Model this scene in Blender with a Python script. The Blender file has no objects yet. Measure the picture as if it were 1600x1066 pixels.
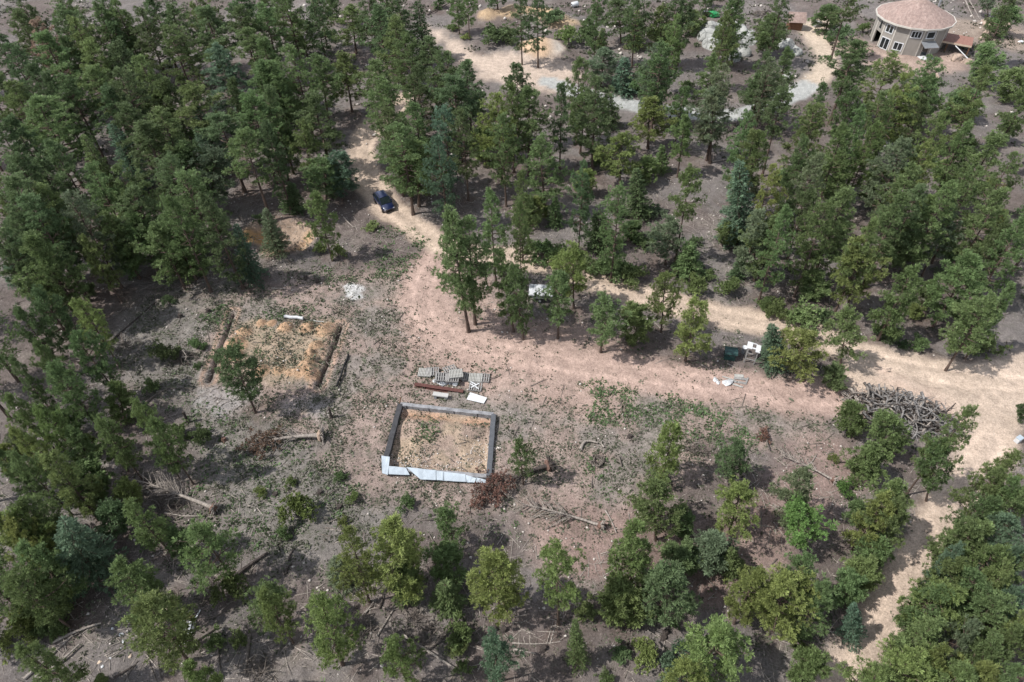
import bpy, math, random
import numpy as np
from mathutils import Vector, Matrix, Quaternion
R_ = math.radians
rng = np.random.default_rng(7); random.seed(7)
SC = bpy.context.scene; COL = SC.collection

# ---------------------------------------------------------------- camera, light, exposure
CAM_H, FPX, PITCH = 45.0, 1067.0, R_(45.5)
cam_d = bpy.data.cameras.new('camera'); cam = bpy.data.objects.new('camera', cam_d); COL.objects.link(cam)
cam.location = (0, 0, CAM_H); cam.rotation_euler = (R_(90) - PITCH, 0, 0)
cam_d.sensor_width = 36.0; cam_d.lens = 36.0 * FPX / 1600.0; cam_d.clip_end = 5000; cam_d.clip_start = 0.5
SC.camera = cam
SUN_AZ = math.atan2(-0.98, -0.22); SUN_EL = R_(53)
w = bpy.data.worlds.new('World'); SC.world = w; w.use_nodes = True
nt = w.node_tree; bg = nt.nodes['Background']; bg.inputs[1].default_value = 0.15
sk = nt.nodes.new('ShaderNodeTexSky'); sk.sky_type = 'NISHITA'; sk.sun_disc = False
sk.sun_elevation = SUN_EL; sk.sun_rotation = SUN_AZ % (2 * math.pi); sk.altitude = 2500
hs = nt.nodes.new('ShaderNodeHueSaturation'); hs.inputs['Saturation'].default_value = 0.35   # thin white cloud over the blue
nt.links.new(sk.outputs[0], hs.inputs['Color']); nt.links.new(hs.outputs[0], bg.inputs[0])
sd = bpy.data.lights.new('sun', 'SUN'); sd.energy = 2.85; sd.angle = R_(0.6); sd.color = (1.0, 0.965, 0.92)
sun = bpy.data.objects.new('sun', sd); COL.objects.link(sun)
sv = Vector((math.sin(SUN_AZ) * math.cos(SUN_EL), math.cos(SUN_AZ) * math.cos(SUN_EL), math.sin(SUN_EL)))
sun.rotation_mode = 'QUATERNION'; sun.rotation_quaternion = sv.to_track_quat('Z', 'Y'); sun.location = (0, 0, 200)
vs = SC.view_settings; vs.view_transform = 'Standard'; vs.look = 'None'; vs.exposure = 0.97; vs.gamma = 1.0
vs.use_curve_mapping = False

# ---------------------------------------------------------------- photograph pixel (1600 x 1066) -> ground point
CP, SP = math.cos(PITCH), math.sin(PITCH)
def ray(x, y):
    a = (x - 800) / FPX; b = (533 - y) / FPX
    return (a, CP + b * SP, -SP + b * CP)
def G(x, y, z=0.0):
    d = ray(x, y); t = (z - CAM_H) / d[2]
    return (d[0] * t, d[1] * t)
def at_depth(x, y, Y):
    d = ray(x, y); t = Y / d[1]
    return (d[0] * t, CAM_H + d[2] * t)              # world x and z on the upright plane at distance Y
def depth(p, z=0.0): return p[1] * CP + (CAM_H - z) * SP
def to_px(x, y, z=0.0):
    dep = y * CP + (CAM_H - z) * SP; up = y * SP - (CAM_H - z) * CP
    return (800 + FPX * x / dep, 533 - FPX * up / dep)

# ---------------------------------------------------------------- numpy noise
def _h(ix, iy, s):
    n = (ix * 374761393 + iy * 668265263 + s * 1442695041) & 0x7fffffff
    n = ((n ^ (n >> 13)) * 1274126177) & 0x7fffffff
    return ((n ^ (n >> 16)) & 0xffff) / 65535.0
def vnoise(x, y, s=0):
    x = np.asarray(x, float); y = np.asarray(y, float)
    ix = np.floor(x).astype(np.int64); iy = np.floor(y).astype(np.int64)
    fx = x - ix; fy = y - iy; fx = fx * fx * (3 - 2 * fx); fy = fy * fy * (3 - 2 * fy)
    a = _h(ix, iy, s); b = _h(ix + 1, iy, s); c = _h(ix, iy + 1, s); d = _h(ix + 1, iy + 1, s)
    return (a * (1 - fx) + b * fx) * (1 - fy) + (c * (1 - fx) + d * fx) * fy
def fbm(x, y, s=0, o=4):
    r = 0; a = 0.5; n = 0
    for i in range(o):
        r = r + a * vnoise(x * 2 ** i + 13.1 * i, y * 2 ** i - 7.7 * i, s + i); n += a; a *= 0.55
    return r / n
def sstep(a, b, x):
    t = np.clip((x - a) / (b - a), 0, 1); return t * t * (3 - 2 * t)
def d_line(x, y, pts):
    best = np.full(np.shape(x), 1e9)
    for (ax, ay), (bx, by) in zip(pts[:-1], pts[1:]):
        vx, vy = bx - ax, by - ay; L = vx * vx + vy * vy + 1e-9
        t = np.clip(((x - ax) * vx + (y - ay) * vy) / L, 0, 1)
        best = np.minimum(best, np.hypot(x - ax - t * vx, y - ay - t * vy))
    return best
def d_poly(x, y, pts):                                # signed: positive inside
    d = d_line(x, y, list(pts) + [pts[0]]); ins = np.zeros(np.shape(x), bool)
    n = len(pts)
    for i in range(n):
        (ax, ay), (bx, by) = pts[i], pts[(i + 1) % n]
        if ay == by: continue
        c = ((ay > y) != (by > y)) & (x < (bx - ax) * (y - ay) / (by - ay) + ax)
        ins ^= c
    return np.where(ins, d, -d)
def W(*px): return [G(px[i], px[i + 1]) for i in range(0, len(px), 2)]

# ---------------------------------------------------------------- mesh helpers
class MB:
    def __init__(s): s.V = []; s.F = []
    def add(s, V, F):
        k = len(s.V); s.V += [tuple(v) for v in V]; s.F += [tuple(i + k for i in f) for f in F]; return s
    def box(s, c, size, rot=None, taper=1.0):
        x, y, z = size[0] / 2, size[1] / 2, size[2] / 2; P = []
        for dz in (-1, 1):
            k = taper if dz > 0 else 1
            for dx, dy in ((-1, -1), (1, -1), (1, 1), (-1, 1)): P.append(Vector((dx * x * k, dy * y * k, dz * z)))
        if rot is not None: P = [rot @ p for p in P]
        c = Vector(c)
        return s.add([p + c for p in P], [(3, 2, 1, 0), (4, 5, 6, 7), (0, 1, 5, 4), (1, 2, 6, 5), (2, 3, 7, 6), (3, 0, 4, 7)])
    def bar(s, a, b, wd, th):
        a = Vector(a); b = Vector(b); d = b - a
        q = d.to_track_quat('X', 'Z').to_matrix()
        return s.box((a + b) / 2, (d.length, wd, th), q)
    def tube(s, pts, rad, n=6, cap=True, sq=1.0):
        P = [Vector(p) for p in pts]; V = []; F = []; m = len(P)
        if not hasattr(rad, '__len__'): rad = [rad] * m
        for i, p in enumerate(P):
            d = (P[min(i + 1, m - 1)] - P[max(i - 1, 0)]).normalized()
            u = d.cross(Vector((0, 0, 1)) if abs(d.z) < .95 else Vector((1, 0, 0))).normalized(); v = d.cross(u)
            for k in range(n):
                a = 2 * math.pi * k / n; V.append(p + (u * math.cos(a) + v * math.sin(a) * sq) * rad[i])
        for i in range(m - 1):
            for k in range(n): F.append((i * n + k, i * n + (k + 1) % n, (i + 1) * n + (k + 1) % n, (i + 1) * n + k))
        if cap: F += [tuple(range(n)), tuple((m - 1) * n + k for k in reversed(range(n)))]
        return s.add(V, F)
    def prism(s, poly, z0, z1):
        n = len(poly)
        V = [(p[0], p[1], z0) for p in poly] + [(p[0], p[1], z1) for p in poly]
        return s.add(V, [tuple(reversed(range(n))), tuple(range(n, 2 * n))] + [(i, (i + 1) % n, n + (i + 1) % n, n + i) for i in range(n)])
    def mesh(s, name, mat, smooth=False):
        me = bpy.data.meshes.new(name); me.from_pydata(s.V, [], s.F); me.update()
        if mat: me.materials.append(mat)
        if smooth: me.shade_smooth()
        return me
    def build(s, name, mat, parent=None, loc=(0, 0, 0), rz=0, smooth=False):
        return ob(name, s.mesh(name, mat, smooth), parent, loc, rz)
def ob(name, me, parent=None, loc=(0, 0, 0), rz=0):
    o = bpy.data.objects.new(name, me); COL.objects.link(o); o.parent = parent; o.location = loc; o.rotation_euler = (0, 0, rz)
    return o
def tag(o, label, cat, group=None, kind=None):
    if label: o['label'] = label
    if cat: o['category'] = cat
    if group: o['group'] = group
    if kind: o['kind'] = kind
    return o
def empty(name, loc, rz=0, label=None, cat=None, group=None):
    o = bpy.data.objects.new(name, None); COL.objects.link(o); o.location = loc; o.rotation_euler = (0, 0, rz)
    return tag(o, label, cat, group)
def fast_mesh(name, V, F, mat, tone=None, smooth=False):   # V (n,3) ; F (m,3) triangles ; tone per face
    me = bpy.data.meshes.new(name); V = np.ascontiguousarray(V, np.float32); F = np.ascontiguousarray(F, np.int32)
    me.vertices.add(len(V)); me.vertices.foreach_set('co', V.ravel())
    m = len(F); k = F.shape[1]
    me.loops.add(m * k); me.loops.foreach_set('vertex_index', F.ravel())
    me.polygons.add(m); me.polygons.foreach_set('loop_start', np.arange(0, m * k, k, dtype=np.int32))
    me.polygons.foreach_set('loop_total', np.full(m, k, np.int32))
    if tone is not None:
        at = me.attributes.new('tone', 'FLOAT', 'FACE'); at.data.foreach_set('value', np.ascontiguousarray(tone, np.float32))
    me.update(calc_edges=True)
    if smooth: me.shade_smooth()
    if mat: me.materials.append(mat)
    return me

# ---------------------------------------------------------------- materials
class NT:
    def __init__(s, name, rough=0.9, spec=0.3):
        s.m = bpy.data.materials.new(name); s.m.use_nodes = True; s.t = s.m.node_tree
        s.b = s.t.nodes['Principled BSDF']; s.b.inputs['Roughness'].default_value = rough
        s.b.inputs['Specular IOR Level'].default_value = spec
        s.co = s.n('ShaderNodeTexCoord').outputs['Object']
    def n(s, typ, **kw):
        o = s.t.nodes.new(typ)
        for k, v in kw.items(): setattr(o, k, v)
        return o
    def l(s, a, b): s.t.links.new(a, b)
    def val(s, sock, v):
        if hasattr(v, 'is_linked') or hasattr(v, 'links'): s.l(v, sock)
        else: sock.default_value = v
    def noise(s, scale, detail=4, rough=0.6, vec=None, dist=0.0):
        o = s.n('ShaderNodeTexNoise'); o.inputs['Scale'].default_value = scale; o.inputs['Detail'].default_value = detail
        o.inputs['Roughness'].default_value = rough; o.inputs['Distortion'].default_value = dist; s.l(vec or s.co, o.inputs['Vector']); return o.outputs[0]
    def ramp(s, fac, stops):
        o = s.n('ShaderNodeValToRGB'); e = o.color_ramp.elements
        while len(e) < len(stops): e.new(0.5)
        for i, (p, c) in enumerate(stops):
            e[i].position = p; e[i].color = (c, c, c, 1) if not hasattr(c, '__len__') else (*c, 1)
        s.l(fac, o.inputs[0]); return o.outputs[0]
    def mix(s, f, a, b, mode='MIX'):
        o = s.n('ShaderNodeMix', data_type='RGBA', blend_type=mode)
        s.val(o.inputs[0], f)
        for i, v in ((6, a), (7, b)):
            if isinstance(v, tuple): o.inputs[i].default_value = (*v, 1)
            else: s.l(v, o.inputs[i])
        return o.outputs[2]
    def math(s, op, a, b=0.0, c=0.0):
        o = s.n('ShaderNodeMath', operation=op); s.val(o.inputs[0], a); s.val(o.inputs[1], b); s.val(o.inputs[2], c); return o.outputs[0]
    def bump(s, h, dist=0.05, strength=1.0):
        o = s.n('ShaderNodeBump'); o.inputs['Distance'].default_value = dist; o.inputs['Strength'].default_value = strength
        s.l(h, o.inputs['Height']); s.l(o.outputs[0], s.b.inputs['Normal'])
    def base(s, c): s.val(s.b.inputs['Base Color'], (*c, 1) if isinstance(c, tuple) else c); return s.m
def plain(name, c, var=0.25, scale=3.0, rough=0.85, spec=0.3, bump=0.0, metal=0.0):
    t = NT(name, rough, spec); n = t.noise(scale, 5, 0.65)
    k = t.ramp(n, [(0.3, 1 - var), (0.7, 1 + var * 0.6)])
    t.base(t.mix(1.0, c, k, 'MULTIPLY')); t.b.inputs['Metallic'].default_value = metal
    if bump: t.bump(n, bump)
    return t.m

def foliage_mat(name, trans=0.42, lo=0.55, hi=1.65):
    t = NT(name, 0.65, 0.25); oi = t.n('ShaderNodeObjectInfo'); a = t.n('ShaderNodeAttribute', attribute_name='tone')
    k = t.ramp(a.outputs['Fac'], [(0.0, lo), (1.0, hi)])
    c = t.mix(1.0, oi.outputs['Color'], k, 'MULTIPLY')
    hue = t.n('ShaderNodeHueSaturation'); t.l(c, hue.inputs['Color'])
    t.l(t.math('MULTIPLY_ADD', oi.outputs['Random'], 0.03, 0.485), hue.inputs['Hue'])
    t.l(hue.outputs[0], t.b.inputs['Base Color'])
    tr = t.n('ShaderNodeBsdfTranslucent'); t.l(hue.outputs[0], tr.inputs['Color'])
    mx = t.n('ShaderNodeMixShader'); mx.inputs[0].default_value = trans
    t.l(t.b.outputs[0], mx.inputs[1]); t.l(tr.outputs[0], mx.inputs[2])
    t.l(mx.outputs[0], t.t.nodes['Material Output'].inputs['Surface'])
    return t.m
M_NEEDLE = foliage_mat('pine_needles'); M_LEAF = foliage_mat('shrub_leaves', 0.3)
def bark_mat(name, c1, c2):
    t = NT(name, 0.95, 0.15); v = t.n('ShaderNodeMapping'); v.inputs['Scale'].default_value = (1, 1, 0.35); t.l(t.co, v.inputs['Vector'])
    n = t.noise(7, 5, 0.7, v.outputs[0]); t.base(t.ramp(n, [(0.35, c2), (0.6, c1)])); t.bump(n, 0.04); return t.m
M_BARK = bark_mat('pine_bark', (0.125, 0.088, 0.070), (0.055, 0.044, 0.038))
M_GBARK = bark_mat('grey_bark', (0.17, 0.145, 0.125), (0.07, 0.06, 0.054))
M_DEAD = bark_mat('dead_wood', (0.34, 0.30, 0.265), (0.15, 0.13, 0.115))
M_DARKDEAD = bark_mat('charred_wood', (0.085, 0.07, 0.062), (0.035, 0.03, 0.028))
M_DEADGREY = bark_mat('grey_brush', (0.27, 0.255, 0.245), (0.10, 0.095, 0.09))
M_RUST = foliage_mat('rusty_needles', 0.2)
# ---------------------------------------------------------------- terrain
MOUNDS = [(508,518,1.15,.6),(480,514,.95,.5),(447,514,.85,.5),(425,507,.6,.35),(409,507,.6,.35),(370,541,1.25,.55),(381,520,.9,.4),
 (370,558,.8,.4),(495,542,.8,.5),(487,556,.8,.5),(481,571,.9,.6),(472,584,.95,.5),(489,589,.95,.55),(454,584,.65,.35),(436,580,.7,.3),(410,581,.9,.35)]
MOUNDS = [(*G(a, b), r * .86, h * 1.1) for a, b, r, h in MOUNDS]
T1 = W(364, 489, 326, 597); T2 = W(533, 510, 514, 560, 497, 604)
F2 = W(626, 635, 771, 651, 764, 747, 600, 734)
BY = F2[0][1] - 2.2
PIT = W(392,365, 420,348, 470,352, 496,372, 478,395, 440,400, 405,388)
PILE = G(846, 78); CUT = W(770,30, 815,24, 850,30, 880,45)
P_TRACK = W(640,150, 606,175, 575,200, 566,235, 578,285, 603,322, 640,352, 690,384, 745,396, 800,398, 860,415, 930,440, 1000,461, 1065,482, 1130,494, 1200,506, 1280,528, 1340,556, 1420,575, 1500,592, 1600,598)
P_PULL = W(660,40, 700,55, 750,88, 800,84, 850,92, 893,100, 905,118, 880,140, 845,143, 800,132, 755,126, 740,108, 700,84)
P_JUNC = W(1290,520, 1400,545, 1500,572, 1605,545, 1700,560, 1700,640, 1600,668, 1580,700, 1530,735, 1490,700, 1455,650, 1400,618, 1330,612, 1310,570)
P_ROAD = W(1545,690, 1515,745, 1480,805, 1452,855, 1425,905, 1398,955, 1368,1010, 1340,1060, 1310,1130)
P_PINK = W(692,392, 668,430, 655,470, 668,505, 720,532, 790,552, 860,566, 950,578, 1050,592, 1150,606, 1250,618, 1340,622)
P_CLEAR = W(395,440, 560,432, 640,410, 690,480, 760,530, 850,552, 1000,570, 1110,565, 1200,590, 1300,628, 1300,690, 1210,705, 1120,690, 1080,760, 1000,800, 955,850, 900,905, 850,860, 800,815, 720,800, 640,775, 570,765, 520,720, 440,650, 330,620, 320,540, 330,480)
P_GREY = W(190,470, 350,440, 420,470, 330,560, 330,640, 450,660, 540,720, 600,800, 560,850, 430,870, 350,840, 300,760, 290,660, 220,600, 170,540)
P_GRAVEL = W(860,128, 905,143, 940,155, 990,164, 1050,174, 1110,181, 1160,180, 1200,165, 1240,147, 1262,134)
P_GRAVEL2 = W(1255,138, 1285,115, 1293,92, 1278,66, 1262,45, 1290,30)
P_HOUSE = W(1290,60, 1330,75, 1370,90, 1440,100, 1470,92)
P_RIGHT = W(1500,45, 1560,55, 1620,65)
P_BROWN2 = W(900,830, 960,850, 1040,880, 1130,880, 1240,790, 1300,720)

def hz(x, y):
    x = np.asarray(x, float); y = np.asarray(y, float)
    z = 0.5 * (fbm(x / 9, y / 9, 3) - .5) + 0.30 * (fbm(x / 1.3, y / 1.3, 9, 3) - .5)
    for mx, my, r, h in MOUNDS:
        d = np.hypot(x - mx, (y - my)); z = z + 1.25 * h * np.exp(-(d / r) ** 2 * 1.6) * (.3 + 1.4 * fbm(x * 1.7, y * 1.7, 5, 4))
    for P_, k_ in ((P_TRACK, .8), (P_ROAD, .9)):
        d = d_line(x, y, P_); z = z - .09 * np.exp(-((d - k_) / .35) ** 2) + .16 * np.exp(-((d - 2.3) / .5) ** 2) * fbm(x, y, 17, 3)
    for T in (T1, T2):
        d = d_line(x, y, T) + 0.16 * (fbm(x * 1.6, y * 1.6, 21, 3) - .5)
        z = z - 0.42 * sstep(.25, .13, d) * (.75 + .5 * fbm(x * .9, y * .9, 23, 3)) + 0.07 * np.exp(-((d - .75) / .35) ** 2) * (.4 + 1.2 * fbm(x, y, 24, 3))
    d = d_poly(x, y, F2); i = sstep(.1, .5, d)
    z = z * (1 - i) + i * (-.42 + .38 * sstep(.5, 2.8, d) + .55 * sstep(1.9, .2, np.abs(y - BY)) * .6 + .5 * (fbm(x / 1.6, y / 1.6, 31, 4) - .4) * sstep(.2, 1.2, d))
    d = d_poly(x, y, PIT) + 1.2 * (fbm(x / 2, y / 2, 41, 3) - .5)
    z = z - .9 * sstep(-.2, 2.0, d) + .55 * np.exp(-((d + .4) / .9) ** 2)
    d = np.hypot((x - PILE[0]) / 3.6, (y - PILE[1]) / 3.2); z = z + 1.9 * np.exp(-d ** 2 * 1.5) * (.8 + .4 * fbm(x / 1.5, y / 1.5, 8, 3))
    d = d_line(x, y, CUT); z = z + 1.3 * np.exp(-(d / 4.0) ** 2) * (.5 + fbm(x / 2, y / 2, 12, 3))
    return z
def hz1(x, y): return float(hz(np.array([x]), np.array([y]))[0])
def axis(*segs):
    a = []
    for lo, hi, st in segs: a += list(np.linspace(lo, hi, max(1, round((hi - lo) / st)), endpoint=False))
    return np.array(a + [segs[-1][1]])
AX = axis((-3000, -200, 1400), (-200, -130, 35), (-130, -60, 1), (-60, -31, .45), (-31, -15.5, .13), (-15.5, 3, .2), (3, 60, .45), (60, 130, 1), (130, 200, 35), (200, 3000, 1400))
AY = axis((-2000, -100, 950), (-100, 8, 12), (8, 29, .42), (29, 40, .2), (40, 53, .14), (53, 54, .25), (54, 95, .45), (95, 175, 1), (175, 300, 25), (300, 4000, 1200))

GX, GY = [a.ravel() for a in np.meshgrid(AX, AY)]
GZ = hz(GX, GY)
NEAR = (np.abs(GX) < 140) & (GY > 5) & (GY < 180)
def edge_noise(x, y, amp, s): return amp * (fbm(x / 2.2, y / 2.2, s, 5) - .5) * 2

def zone_color(x, y):
    """natural soil colours, with trench shade painted in: forest duff, pink gravel soil, tan road, grey gravel, orange subsoil"""
    n1 = fbm(x / 7, y / 7, 61, 5); n2 = fbm(x / 1.7, y / 1.7, 71, 4); n3 = fbm(x / .55, y / .55, 81, 3)
    def V(*c): return np.array(c)[None, :]
    C = V(.134, .110, .101) * (1 - sstep(.4, .62, n1))[:, None] + V(.166, .148, .140) * sstep(.4, .62, n1)[:, None]
    C = C * (1 + .5 * (n2 - .5))[:, None]
    fl = sstep(.62, .75, n2); C = C * (1 - .4 * fl[:, None]) + V(.23, .20, .175) * .4 * fl[:, None]
    veg = .25 + .4 * (n1 - .4)
    def lay(d, soft, amp, s, col, k=1.0, v=None, var=.25):
        nonlocal C, veg
        m = sstep(-soft, soft, d + edge_noise(x, y, amp, s)) * k
        c = V(*col) * (1 + var * 2 * (n2 - .5) + .25 * (n3 - .5))[:, None]
        C = C * (1 - m[:, None]) + c * m[:, None]
        if v is not None: veg = veg * (1 - m) + v * m
        return m
    lay(d_poly(x, y, P_GREY), 2.2, 2.0, 101, (.196, .180, .163), .88, .95)
    lay(d_poly(x, y, P_CLEAR), 1.4, 1.9, 102, (.298, .230, .200), .93, 1.0)
    b = sstep(.46, .60, fbm(x / 4, y / 4, 201, 4)) * sstep(0, 3, d_poly(x, y, P_CLEAR))
    C = C * (1 - .7 * b[:, None]) + V(.207, .19, .172) * (1 + .5 * (n3 - .5))[:, None] * .7 * b[:, None]
    lay(2.6 - d_line(x, y, P_BROWN2), 1.3, 1.6, 103, (.27, .19, .165), .75, .2)
    lay(3.6 - d_line(x, y, P_HOUSE), 1.6, 2, 104, (.36, .27, .225), .9, .1)
    lay(5.0 - d_line(x, y, P_RIGHT), 2, 3, 105, (.36, .28, .22), .6, .2)
    lay(2.1 - d_line(x, y, P_PINK), .9, .9, 106, (.40, .29, .245), .97, .04, .14)
    lay(5.2 - d_line(x, y, W(690,455, 720,520, 800,556, 900,575)), 1.6, 1.5, 116, (.39, .285, .24), .8, .12, .14)
    lay(d_poly(x, y, P_PULL), 1.6, 2.4, 107, (.48, .385, .315), .95, .03, .15)
    lay(1.75 - d_line(x, y, P_TRACK), .55, .55, 108, (.45, .355, .28), .97, .0, .14)
    lay(d_poly(x, y, P_JUNC), .9, 1.0, 109, (.49, .39, .312), .97, .02, .12)
    lay(.9 - d_line(x, y, W(1385,590, 1440,612, 1490,650, 1530,690)), .8, .9, 119, (.46, .325, .265), .6, .02, .2)
    lay(.5 - d_line(x, y, W(1340,575, 1420,600, 1480,630, 1560,690)), .5, .6, 120, (.60, .49, .40), .5, .02, .2)
    lay(1.9 - d_line(x, y, P_ROAD), .6, .6, 110, (.48, .38, .305), .97, .0, .14)
    lay(1.8 - d_line(x, y, P_GRAVEL2), .8, .8, 111, (.50, .41, .32), .95, .0, .14)
    lay(1.75 - d_line(x, y, P_GRAVEL), .35, .35, 112, (.37, .375, .36), .97, .0, .10)
    # worn wheel ruts, a little paler than the crown of the road
    for P, k in ((P_TRACK, .8), (P_ROAD, .9), (P_PINK, .8)):
        d = d_line(x, y, P); m = np.exp(-((d - k) / .28) ** 2) * .6 * (.2 + 1.4 * n2); C = C * (1 + .38 * m[:, None])
    # orange subsoil: mounds of the trenched plot, the pit, the cut bank, the pile
    o = np.zeros_like(x)
    for mx, my, r, h in MOUNDS: o = np.maximum(o, np.exp(-(np.hypot(x - mx, y - my) / r) ** 2 * .9))
    m = sstep(.30, .6, o + .35 * (n2 - .5)) * .85
    C = C * (1 - m[:, None]) + V(.46, .295, .185) * (1 + .9 * (n3 - .5))[:, None] * m[:, None]; veg = veg * (1 - .8 * m)
    inner = W(372,505, 520,508, 488,596, 350,590)
    lay(d_poly(x, y, inner) , .8, 1.6, 113, (.34, .265, .19), .8, .95)
    C = C * (1 - m[:, None] * .8) + V(.44, .28, .175) * (1 + .5 * (n3 - .5))[:, None] * m[:, None] * .8
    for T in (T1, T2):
        d = d_line(x, y, T) + 0.16 * (fbm(x * 1.6, y * 1.6, 21, 3) - .5); m = sstep(.25, .11, d) * .95; C = C * (1 - m[:, None]) + V(.098, .078, .067) * (1 + .6 * (n3 - .5))[:, None] * m[:, None]; veg = veg * (1 - m)  # trench shade painted into the soil colour, dark along the cut
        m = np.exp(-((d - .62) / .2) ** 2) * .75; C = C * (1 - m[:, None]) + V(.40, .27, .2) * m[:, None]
    lay(d_poly(x, y, PIT), .8, 1.3, 114, (.38, .285, .215), .85, .2, .4); lay(1.1 - d_line(x, y, W(430,392, 462,385, 480,372)), .8, 1.2, 134, (.46, .31, .19), .8, .1)
    d = d_line(x, y, W(394,372, 398,380, 410,368)); m = sstep(1.6, .3, d + edge_noise(x, y, .5, 77)); C = C * (1 - m[:, None]) + V(.52, .32, .15) * m[:, None]
    d = np.hypot((x - PILE[0]) / 3.6, (y - PILE[1]) / 3.2); m = sstep(1.15, .8, d + .3 * (n2 - .5)); C = C * (1 - m[:, None]) + V(.52, .37, .25) * m[:, None]; veg *= 1 - m
    m = sstep(1.15, .8, d + .3 * (n2 - .5)) * sstep(.1, .9, (x - PILE[0]) / 3.6); C = C * (1 - m[:, None]) + V(.55, .5, .45) * m[:, None]
    d = d_line(x, y, CUT); m = sstep(3.2, 1.2, d + edge_noise(x, y, 1.6, 91)) * .8; C = C * (1 - m[:, None]) + V(.50, .36, .22) * m[:, None]
    # concrete-walled plot
    d = d_poly(x, y, F2); m = sstep(.05, .3, d)
    c = V(.385, .295, .22) * (1 - sstep(.45, .6, n2))[:, None] + V(.33, .25, .205) * sstep(.45, .6, n2)[:, None]
    ob_ = sstep(1.0, .1, np.abs(y - BY - .9 + .13 * (x + 5)) + edge_noise(x, y, 1.1, 55)) * .85; c = c * (1 - ob_[:, None]) + V(.46, .285, .19) * ob_[:, None]
    C = C * (1 - m[:, None]) + c * (1 + .4 * (n3 - .5))[:, None] * m[:, None]; veg = veg * (1 - m) + .55 * m
    # pale ash patch and grey ash smears
    lay(d_poly(x, y, W(534,447, 548,440, 564,442, 568,452, 556,458, 565,464, 552,468, 538,466)), .15, .7, 115, (.50, .495, .485), .88, .35, .25)
    lay(1.3 - d_line(x, y, W(330,625, 350,632, 372,622)), .6, 1, 117, (.36, .345, .335), .55, .1)
    lay(1.0 - d_line(x, y, W(455,640, 480,632, 500,640)), .7, 1, 118, (.33, .315, .305), .45, .1)
    return np.clip(C, .02, .8), np.clip(veg, 0, 1)
ZC = np.zeros((len(GX), 3)) + np.array([.14, .115, .105]); ZV = np.full(len(GX), .3)
ZC[NEAR], ZV[NEAR] = zone_color(GX[NEAR], GY[NEAR])

def ground_mat():
    t = NT('ground_soil', 0.97, 0.1)
    a = t.n('ShaderNodeAttribute', attribute_name='soil'); v = t.n('ShaderNodeAttribute', attribute_name='veg')
    n1 = t.noise(1.6, 6, .75); n2 = t.noise(8.5, 5, .8)
    k = t.math('MULTIPLY', t.ramp(n1, [(.28, .72), (.72, 1.25)]), t.ramp(n2, [(.30, .58), (.70, 1.42)]))
    c = t.mix(1.0, a.outputs['Color'], k, 'MULTIPLY')
    g = t.noise(.9, 5, .72)                                  # sparse low growth, too small to build
    m = t.math('MULTIPLY', t.ramp(g, [(.50, 0.0), (.62, 1.0)]), t.ramp(t.noise(4.5, 3, .6), [(.42, 0.0), (.56, 1.0)]))
    m = t.math('MULTIPLY', m, t.math('MULTIPLY', v.outputs['Fac'], .8))
    c = t.mix(m, c, (.085, .095, .06))
    vo = t.n('ShaderNodeTexVoronoi'); vo.inputs['Scale'].default_value = 4.0; t.l(t.co, vo.inputs['Vector'])
    st = t.math('MULTIPLY', t.ramp(vo.outputs['Distance'], [(.10, 1.0), (.17, 0.0)]), t.ramp(t.noise(.8, 2), [(.48, 0.0), (.6, .7)]))
    c = t.mix(st, c, (.46, .41, .37))
    vd = t.n('ShaderNodeTexVoronoi'); vd.inputs['Scale'].default_value = 2.6; t.l(t.co, vd.inputs['Vector'])
    dk = t.math('MULTIPLY', t.ramp(vd.outputs['Distance'], [(.10, 1.0), (.2, 0.0)]), t.ramp(t.noise(.5, 2), [(.42, 0.0), (.58, .55)]))
    c = t.mix(t.math('MULTIPLY', dk, t.math('ADD', v.outputs['Fac'], .1)), c, (.075, .065, .052))
    t.base(c); t.bump(t.math('ADD', n1, t.math('MULTIPLY', n2, .35)), .22, .9); return t.m
nx, ny = len(AX), len(AY)
ii = np.arange(nx * ny).reshape(ny, nx)
Fq = np.stack([ii[:-1, :-1], ii[:-1, 1:], ii[1:, 1:], ii[1:, :-1]], -1).reshape(-1, 4)
gm = fast_mesh('ground', np.stack([GX, GY, GZ], 1), Fq, ground_mat(), smooth=True)
ca = gm.attributes.new('soil', 'FLOAT_COLOR', 'POINT'); ca.data.foreach_set('color', np.concatenate([ZC, np.ones((len(ZC), 1))], 1).astype(np.float32).ravel())
va = gm.attributes.new('veg', 'FLOAT', 'POINT'); va.data.foreach_set('value', ZV.astype(np.float32))
tag(ob('ground', gm), None, None, kind='structure')
# ---------------------------------------------------------------- tree shapes
def rnd_unit(n):
    v = rng.normal(size=(n, 3)); return v / np.linalg.norm(v, axis=1, keepdims=True)
def tufts(P, D, nb, ln, wd, spread=.85):
    """needle tufts: nb narrow blades fanning out of every point P towards D"""
    n = len(P); P = np.repeat(P, nb, 0); D = np.repeat(D, nb, 0); m = len(P)
    d = D + rnd_unit(m) * spread; d /= np.linalg.norm(d, axis=1, keepdims=True)
    s = np.cross(d, rnd_unit(m)); s /= np.linalg.norm(s, axis=1, keepdims=True) + 1e-9
    L = ln * rng.uniform(.65, 1.2, (m, 1)); Wd = wd * rng.uniform(.7, 1.3, (m, 1)) / 2
    p0 = P + rnd_unit(m) * .04
    V = np.stack([p0, p0 + d * L * .75 + s * Wd, p0 + d * L, p0 + d * L * .75 - s * Wd], 1).reshape(-1, 3)
    i = np.arange(m)[:, None] * 4
    F = np.concatenate([i + np.array([[0, 1, 2]]), i + np.array([[0, 2, 3]])], 1).reshape(-1, 3)
    tone = np.clip(np.repeat(rng.normal(.42, .2, n), nb) + rng.normal(0, .1, m), 0, 1)
    return V, F, np.repeat(tone, 2)
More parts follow.
